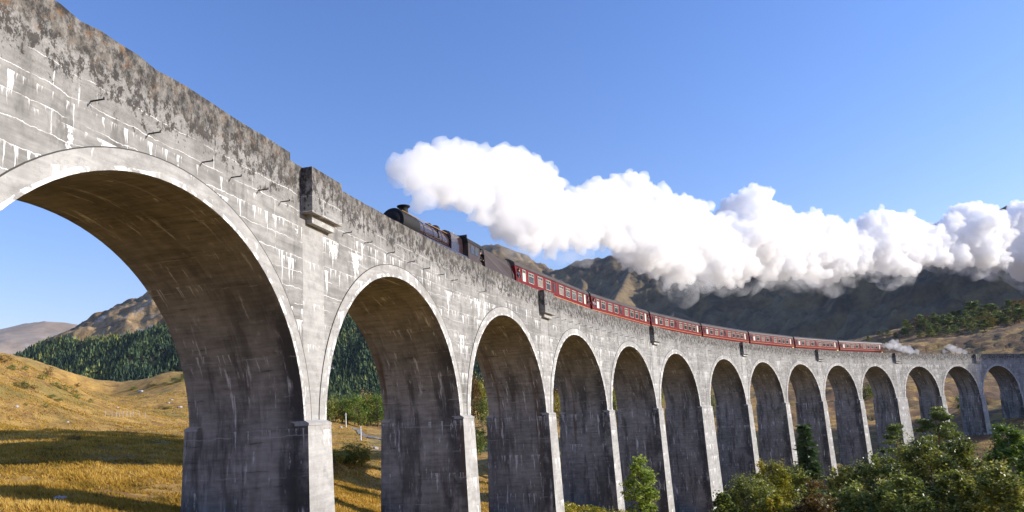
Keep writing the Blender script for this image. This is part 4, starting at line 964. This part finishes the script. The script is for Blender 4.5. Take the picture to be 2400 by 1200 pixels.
def rock(px, yb, wpx, label):
    q = hit(px, yb, 22); w = wpx / F * q[1] / 2; bm = bmesh.new(); bmesh.ops.create_icosphere(bm, subdivisions=3, radius=1)
    for v in bm.verts:
        n = noise2(np.array([v.co.x * 1.3 + px]), np.array([v.co.y * 1.3 + v.co.z]))[0]; f = 1 + .55 * n; v.co = Vector((v.co.x * w * f, v.co.y * w * .8 * f, v.co.z * w * .55 * f))
    me = D.meshes.new('rock'); bm.to_mesh(me); bm.free(); me.materials.append(M_ROCK); o = D.objects.new('rock', me); COL.objects.link(o); o.location = (q[0], q[1], q[2] + w * .12); o.rotation_euler = (0, 0, px)
    tag(o, label, 'rock', 'pale rocks in the grass')
for a in ((140, 1172, 30, 'large pale rock in the shaded grass at the bottom left'), (38, 954, 12, 'pale rock on the golden slope near the left edge'), (275, 956, 7, 'small pale rock in front of the fence'), (158, 990, 8, 'small pale rock below the fence line'), (330, 918, 11, 'pale rock on the left of the knoll'), (422, 955, 11, 'pale rock low on the knoll near the pier'), (445, 935, 12, 'pale rock on the knoll touching the pier edge'), (437, 1016, 12, 'pale rock at the foot of the first big pier'), (402, 938, 8, 'pale rock in the middle of the knoll'), (395, 945, 7, 'flat pale rock below the middle of the knoll'), (798, 1002, 10, 'pale rock by the track bend seen through the second arch'), (880, 1052, 14, 'pale rock beside the bushes seen through the second arch')): rock(*a)
# --- fence, poles, road
M_POST = plain('weathered_post', (.42, .38, .33), .9)
M_POLE = plain('white_pole', (.72, .72, .70), .6)
fn = thing('wire_fence', 'low wire fence of short grey posts crossing the golden slope', 'fence', hit(290, 976))
prev = None
for px, yb in ((247, 975), (262, 977), (272, 978), (280, 978), (288, 977), (297, 976), (305, 977), (312, 974), (326, 976), (340, 978)):
    q = hit(px, yb); m = MB(); m.tube([(q[0], q[1], q[2] - .3), (q[0], q[1], q[2] + 1.15)], .06, 6); obj('post', m, M_POST, fn, world=True)
    if prev:
        m = MB()
        for z in (.35, .7, 1.05): m.tube([(prev[0], prev[1], prev[2] + z), (q[0], q[1], q[2] + z)], .012, 4)
        obj('wire', m, M_POST, fn, world=True)
    prev = q
for px, yt, yb, lab in ((782, 965, 985, 'short white pole farthest back before the trees'), (811, 969, 1001, 'tall white pole beside the trees'), (846, 1000, 1032, 'white pole standing by the bend of the road')):
    q = hit(px, yb); hh = (yb - yt) / F * q[1]; m = MB(); m.tube([(0, 0, -.3), (0, 0, hh)], [.16, .12], 10); m.tube([(0, 0, hh), (0, 0, hh + .05)], [.14, .02], 10)
    m.box((0, 0, hh * .86), (.9, .08, .1)); o = obj('white_pole', m, M_POLE); o.location = q; tag(o, lab + ', seen through the second arch', 'pole', 'white poles by the road')
rd_ = [hit(*a) for a in ((825, 1003), (840, 1008), (846, 1016), (856, 1022), (872, 1026), (890, 1029), (910, 1031), (930, 1032))]
mb = MB()
def dens(P, n=6): return [tuple(np.array(a) + (np.array(b) - np.array(a)) * i / n) for a, b in zip(P, P[1:]) for i in range(n)] + [P[-1]]
cl = dens(rd_); A = []; B = []
for i, q in enumerate(cl):
    t_ = np.array(cl[min(i + 1, len(cl) - 1)]) - np.array(cl[max(i - 1, 0)]); nn = np.array([-t_[1], t_[0]]) / (np.hypot(t_[0], t_[1]) + 1e-6) * .8
    for L_, s_ in ((A, 1), (B, -1)): x, y = q[0] + s_ * nn[0], q[1] + s_ * nn[1]; L_.append((x, y, gz(x, y) + .12))
mb.strip(A, B, [(i, 0) for i in range(len(A))], [(i, 1) for i in range(len(A))]); o = obj('gravel_road', mb, plain('pale_gravel', (.20, .185, .17), .95)); tag(o, kind='structure')
# --- long grass
def grass():
    out = []
    for az0, az1, r0, r1, n in ((-41, -12, 17, 260, 330000), (-22, -4, 14, 60, 50000), (-16, -7, 45, 150, 40000), (-5, 2, 55, 120, 12000)):
        az = RNG.uniform(R(az0), R(az1), n); r = np.exp(RNG.uniform(math.log(r0), math.log(r1), n)); X = r * np.sin(az); Y = r * np.cos(az)
        k = noise2(X / 3.1, Y / 3.1) + .6 * noise2(X / .9, Y / .9); ok = k > -.5; out.append(np.stack([X[ok], Y[ok], k[ok]], -1))
    Q = np.concatenate(out); X, Y, k = Q.T; n = len(X); Z = ground_h(X, Y) - .03
    H = (.13 + .20 * np.clip(k + .3, 0, 1)) * RNG.uniform(.6, 1.25, n); r = np.hypot(X, Y); w = .014 + r * .00055
    a = RNG.uniform(0, 6.28, n); P = np.stack([X, Y, Z], -1); s = np.stack([np.cos(a), np.sin(a), 0 * a], -1) * w[:, None]
    tip = np.stack([-.35 * H + RNG.normal(0, .10, n), RNG.normal(0, .12, n), H], -1)
    V = np.stack([P - s, P + s, P + tip], 1)
    T = np.clip(.45 + .5 * noise2(X / 6, Y / 6) + .45 * noise2(X / 1.7 + 5, Y / 1.7) + RNG.normal(0, .18, n), 0, 1)
    o = npmesh('long_grass', V.reshape(-1, 3), np.arange(n * 3).reshape(n, 3), leaf_mat('dry_grass', (.13, .10, .022), (.47, .29, .055), (.66, .48, .16), .45, .8, .1), None, T); tag(o, kind='stuff')
grass()

# ------------------------------------------------------------------ smoke
def ico(sub):
    bm = bmesh.new(); bmesh.ops.create_icosphere(bm, subdivisions=sub, radius=1); bm.verts.ensure_lookup_table()
    V = np.array([v.co[:] for v in bm.verts]); Fc = np.array([[v.index for v in f.verts] for f in bm.faces]); bm.free(); return V, Fc
I1, I2 = ico(1), ico(2)
def blobs(list_, name, mat, voxel, disp=(.5, 1.2)):
    Vs, Fs, b = [], [], 0
    for c, r in list_:
        V, Fc = I2 if r > 1.1 else I1
        Vs.append(V * r + c); Fs.append(Fc + b); b += len(V)
    o = npmesh(name, np.concatenate(Vs), np.concatenate(Fs), mat)
    m = o.modifiers.new('r', 'REMESH'); m.mode = 'VOXEL'; m.voxel_size = voxel; m.use_smooth_shade = True
    for i, (st, sc) in enumerate(disp if isinstance(disp[0], tuple) else (disp,)):
        tx = D.textures.new('billow%d' % i, 'VORONOI' if st < 0 else 'CLOUDS'); tx.noise_scale = sc
        if st > 0: tx.noise_depth = 3
        d = o.modifiers.new('d%d' % i, 'DISPLACE'); d.texture = tx; d.strength = st; d.texture_coords = 'GLOBAL'; d.mid_level = .5
    m = o.modifiers.new('r2', 'REMESH'); m.mode = 'VOXEL'; m.voxel_size = voxel; m.use_smooth_shade = True
    dg = bpy.context.evaluated_depsgraph_get(); me = D.meshes.new_from_object(o.evaluated_get(dg)); o.modifiers.clear(); o.data = me; me.name = name
    return o
def vol_mat(name, dens, col=(1, 1, 1)):
    m = N(name); v = m.n('ShaderNodeVolumePrincipled', {'Color': col, 'Density': dens, 'Anisotropy': 0.0}); m.t.links.new(v.outputs[0], m.out.inputs[1])
    m.m.volume_intersection_method = 'FAST' if hasattr(m.m, 'volume_intersection_method') else None
    return m.m
PL = [(912, 362, 385, 41), (930, 356, 436, 41), (960, 338, 474, 42), (1000, 322, 500, 45), (1050, 328, 505, 48), (1100, 315, 530, 51), (1150, 342, 548, 54), (1200, 333, 590, 57), (1245, 345, 605, 61), (1268, 380, 614, 63), (1300, 430, 612, 66), (1340, 424, 608, 70), (1400, 418, 596, 76), (1440, 402, 596, 81), (1480, 388, 640, 86), (1530, 422, 664, 92), (1580, 440, 690, 99), (1620, 450, 664, 104), (1650, 488, 676, 108), (1700, 490, 690, 115), (1740, 440, 676, 120), (1765, 418, 668, 122), (1800, 458, 680, 127), (1860, 484, 668, 135), (1930, 488, 688, 146), (2000, 520, 655, 153), (2055, 474, 652, 159), (2110, 482, 668, 166), (2160, 508, 635, 171), (2200, 514, 640, 175), (2270, 457, 640, 181), (2330, 478, 650, 187), (2362, 495, 640, 189), (2400, 460, 670, 192), (2470, 450, 690, 196)]
PLa = np.array(PL, float)
def smoke():
    rd = np.random.default_rng(17); L = []; wis = []
    def kids(c, r, n, lvl):
        v = rd.normal(size=(n, 3)); v /= np.linalg.norm(v, axis=1)[:, None]
        for q in v:
            rr_ = r * rd.uniform(.28, .48)
            if q[2] < -.5: rr_ *= .8
            p = c + q * (r * .9); L.append((p, rr_))
            if lvl > 0 and rr_ > .28: kids(p, rr_, 6, lvl - 1)
    px = 914.0
    while px < 2470:
        t, b, Y = [np.interp(px, PLa[:, 0], PLa[:, i]) for i in (1, 2, 3)]
        t += 8; b -= 12; half = (b - t) / 2; m2 = half / F * Y
        for j in range(3):
            f = rd.uniform(.30, .62) if j else .60
            r = f * m2 if half > 14 else m2 * .8
            yy = t + half * f + (1.0 if j == 1 else (rd.uniform(0, 1) if j else .5)) * (2 * half - 2 * half * f) * (0 if j == 2 else 1)
            if j == 2: yy = t + half * f * 1.02
            dep = Y + (rd.uniform(-.55, .55) * m2 if j else 0)
            c = W(px, yy, dep); L.append((c, r * .88)); kids(c, r * .88, 11, 1)
        px += max(9, half * .20)
        if px < 1200: px += 0; continue
        c = W(px, b + rd.uniform(-18, 6), Y + rd.uniform(-.3, .3) * m2); wis.append((c, rd.uniform(.22, .5) * m2))
    o = blobs(L, 'smoke_plume', vol_mat('white_smoke', .8), .17, ((1.5, 3.2), (-1.5, 1.7), (-.75, .75), (.35, .5)))
    tag(o, 'long billowing white smoke plume trailing back above the whole train', 'smoke', kind='stuff')
    # unseen extra smoke, added towards the sun to shade the far arches
    far = []; sv = np.array(SUNV)
    for s, z, dst, r in ((222, 2, 62, 11), (230, 6, 56, 11), (238, 10, 66, 14), (245, 0, 60, 14), (232, -8, 64, 12), (250, 12, 60, 15), (228, 14, 62, 9), (262, 4, 60, 16)):
        c = np.array(VP(s, 0, z)) + sv * dst; far.append((c, r))
        for _ in range(9): far.append((c + unit(1)[0] * r * .9, r * rd.uniform(.3, .5)))
    c0 = np.array(W(2470, 570, 196)); c1 = far[0][0]
    for i in range(1, 7): far.append((c0 + (c1 - c0) * i / 7 + rd.normal(size=3) * 2, 9.))
    o = blobs(far, 'smoke_plume', vol_mat('shading_smoke', .12), .9, ((2.0, 5.0),)); tag(o, kind='stuff')
    m = N('thin_smoke'); g = m.n('ShaderNodeNewGeometry').outputs['Position']
    nz = m.noise(g, .26, 6, .6, .3)
    v = m.n('ShaderNodeVolumePrincipled', {'Color': (1, 1, 1), 'Density': m.math('MULTIPLY', m.ss(nz, .44, .76), .26)}); m.t.links.new(v.outputs[0], m.out.inputs[1])
    o = blobs(wis, 'smoke_wisps', m.m, .35, ((.8, 1.5), (1.5, 4.0))); tag(o, 'thin torn wisps of smoke hanging below the white plume', 'smoke', kind='stuff')
    st = []
    for px, py, r in ((2078, 808, .7), (2085, 812, .9), (2094, 810, 1.1), (2105, 814, 1.1), (2118, 819, 1.0), (2132, 822, 1.1), (2148, 824, .8), (2226, 812, .8), (2234, 818, 1.0), (2248, 822, 1.0), (2262, 825, .8), (2212, 824, .6)):
        c = W(px, py, np.interp(px, (2070, 2260), (162, 182)))
        st.append((c, r))
        for _ in range(6): st.append((c + rd.normal(size=3) * r * .7, r * rd.uniform(.3, .6)))
    o = blobs(st, 'steam_cloud', vol_mat('low_steam', .35), .18, ((.35, .8),)); tag(o, 'low white steam drifting along the track behind the last coach', 'steam', kind='stuff')
EL, AZ = R(22), R(88)
SUNV = (math.cos(EL) * math.sin(AZ), math.cos(EL) * math.cos(AZ), math.sin(EL))
smoke()

# ------------------------------------------------------------------ haze
HAZE = 0.000018
if HAZE > 0:
    m = N('valley_air'); v = m.n('ShaderNodeVolumePrincipled', {'Color': (.72, .84, 1.0), 'Density': HAZE, 'Anisotropy': .1}); m.t.links.new(v.outputs[0], m.out.inputs[1])
    mb = MB(); mb.box((0, 0, 330), (20400, 20400, 820)); o = obj('haze', mb, m.m); tag(o, kind='stuff')

# ------------------------------------------------------------------ light, sky, camera
w = D.worlds.new('World'); SC.world = w; w.use_nodes = True; nt = w.node_tree
bg = nt.nodes['Background']; sky = nt.nodes.new('ShaderNodeTexSky'); sky.sky_type = 'NISHITA'; sky.sun_disc = False
sky.sun_elevation = EL; sky.sun_rotation = AZ; sky.altitude = 60; sky.air_density = 1.5; sky.dust_density = 0.3; sky.ozone_density = 6.0
hs = nt.nodes.new('ShaderNodeHueSaturation'); hs.inputs['Saturation'].default_value = 1.1; nt.links.new(sky.outputs[0], hs.inputs['Color']); tn = nt.nodes.new('ShaderNodeMix'); tn.data_type = 'RGBA'; tn.blend_type = 'MULTIPLY'; tn.inputs[0].default_value = 1; nt.links.new(hs.outputs[0], tn.inputs[6]); tn.inputs[7].default_value = (1.12, .885, 1.09, 1); nt.links.new(tn.outputs[2], bg.inputs[0]); bg.inputs[1].default_value = 0.143
sl = D.lights.new('sun', 'SUN'); sl.energy = 5.0; sl.angle = R(.5); sl.color = (1.0, .93, .82); so = D.objects.new('sun', sl); COL.objects.link(so)
so.rotation_euler = Vector(SUNV).to_track_quat('Z', 'Y').to_euler(); so.location = (200, 0, 200)
cd = D.cameras.new('camera'); cam = D.objects.new('camera', cd); COL.objects.link(cam); SC.camera = cam
cd.sensor_fit = 'HORIZONTAL'; cd.sensor_width = 36; cd.lens = 36 * F / 2400; cd.shift_y = (CYP - 600) / 2400; cd.clip_start = .1; cd.clip_end = 30000
cam.matrix_world = Matrix(((CAMR[0], CAMU[0], -FW[0], 0), (CAMR[1], CAMU[1], -FW[1], 0), (CAMR[2], CAMU[2], -FW[2], 0), (0, 0, 0, 1)))
SC.view_settings.view_transform = 'Standard'; SC.view_settings.look = 'None'; SC.view_settings.exposure = 0.52; SC.view_settings.gamma = 1
SC.render.resolution_x, SC.render.resolution_y = 1024, 512
cy = SC.cycles
cy.use_denoising = True; cy.max_bounces = 64; cy.volume_bounces = 60; cy.transparent_max_bounces = 12; cy.diffuse_bounces = 3; cy.glossy_bounces = 3; cy.transmission_bounces = 4
cy.sample_clamp_indirect = 8
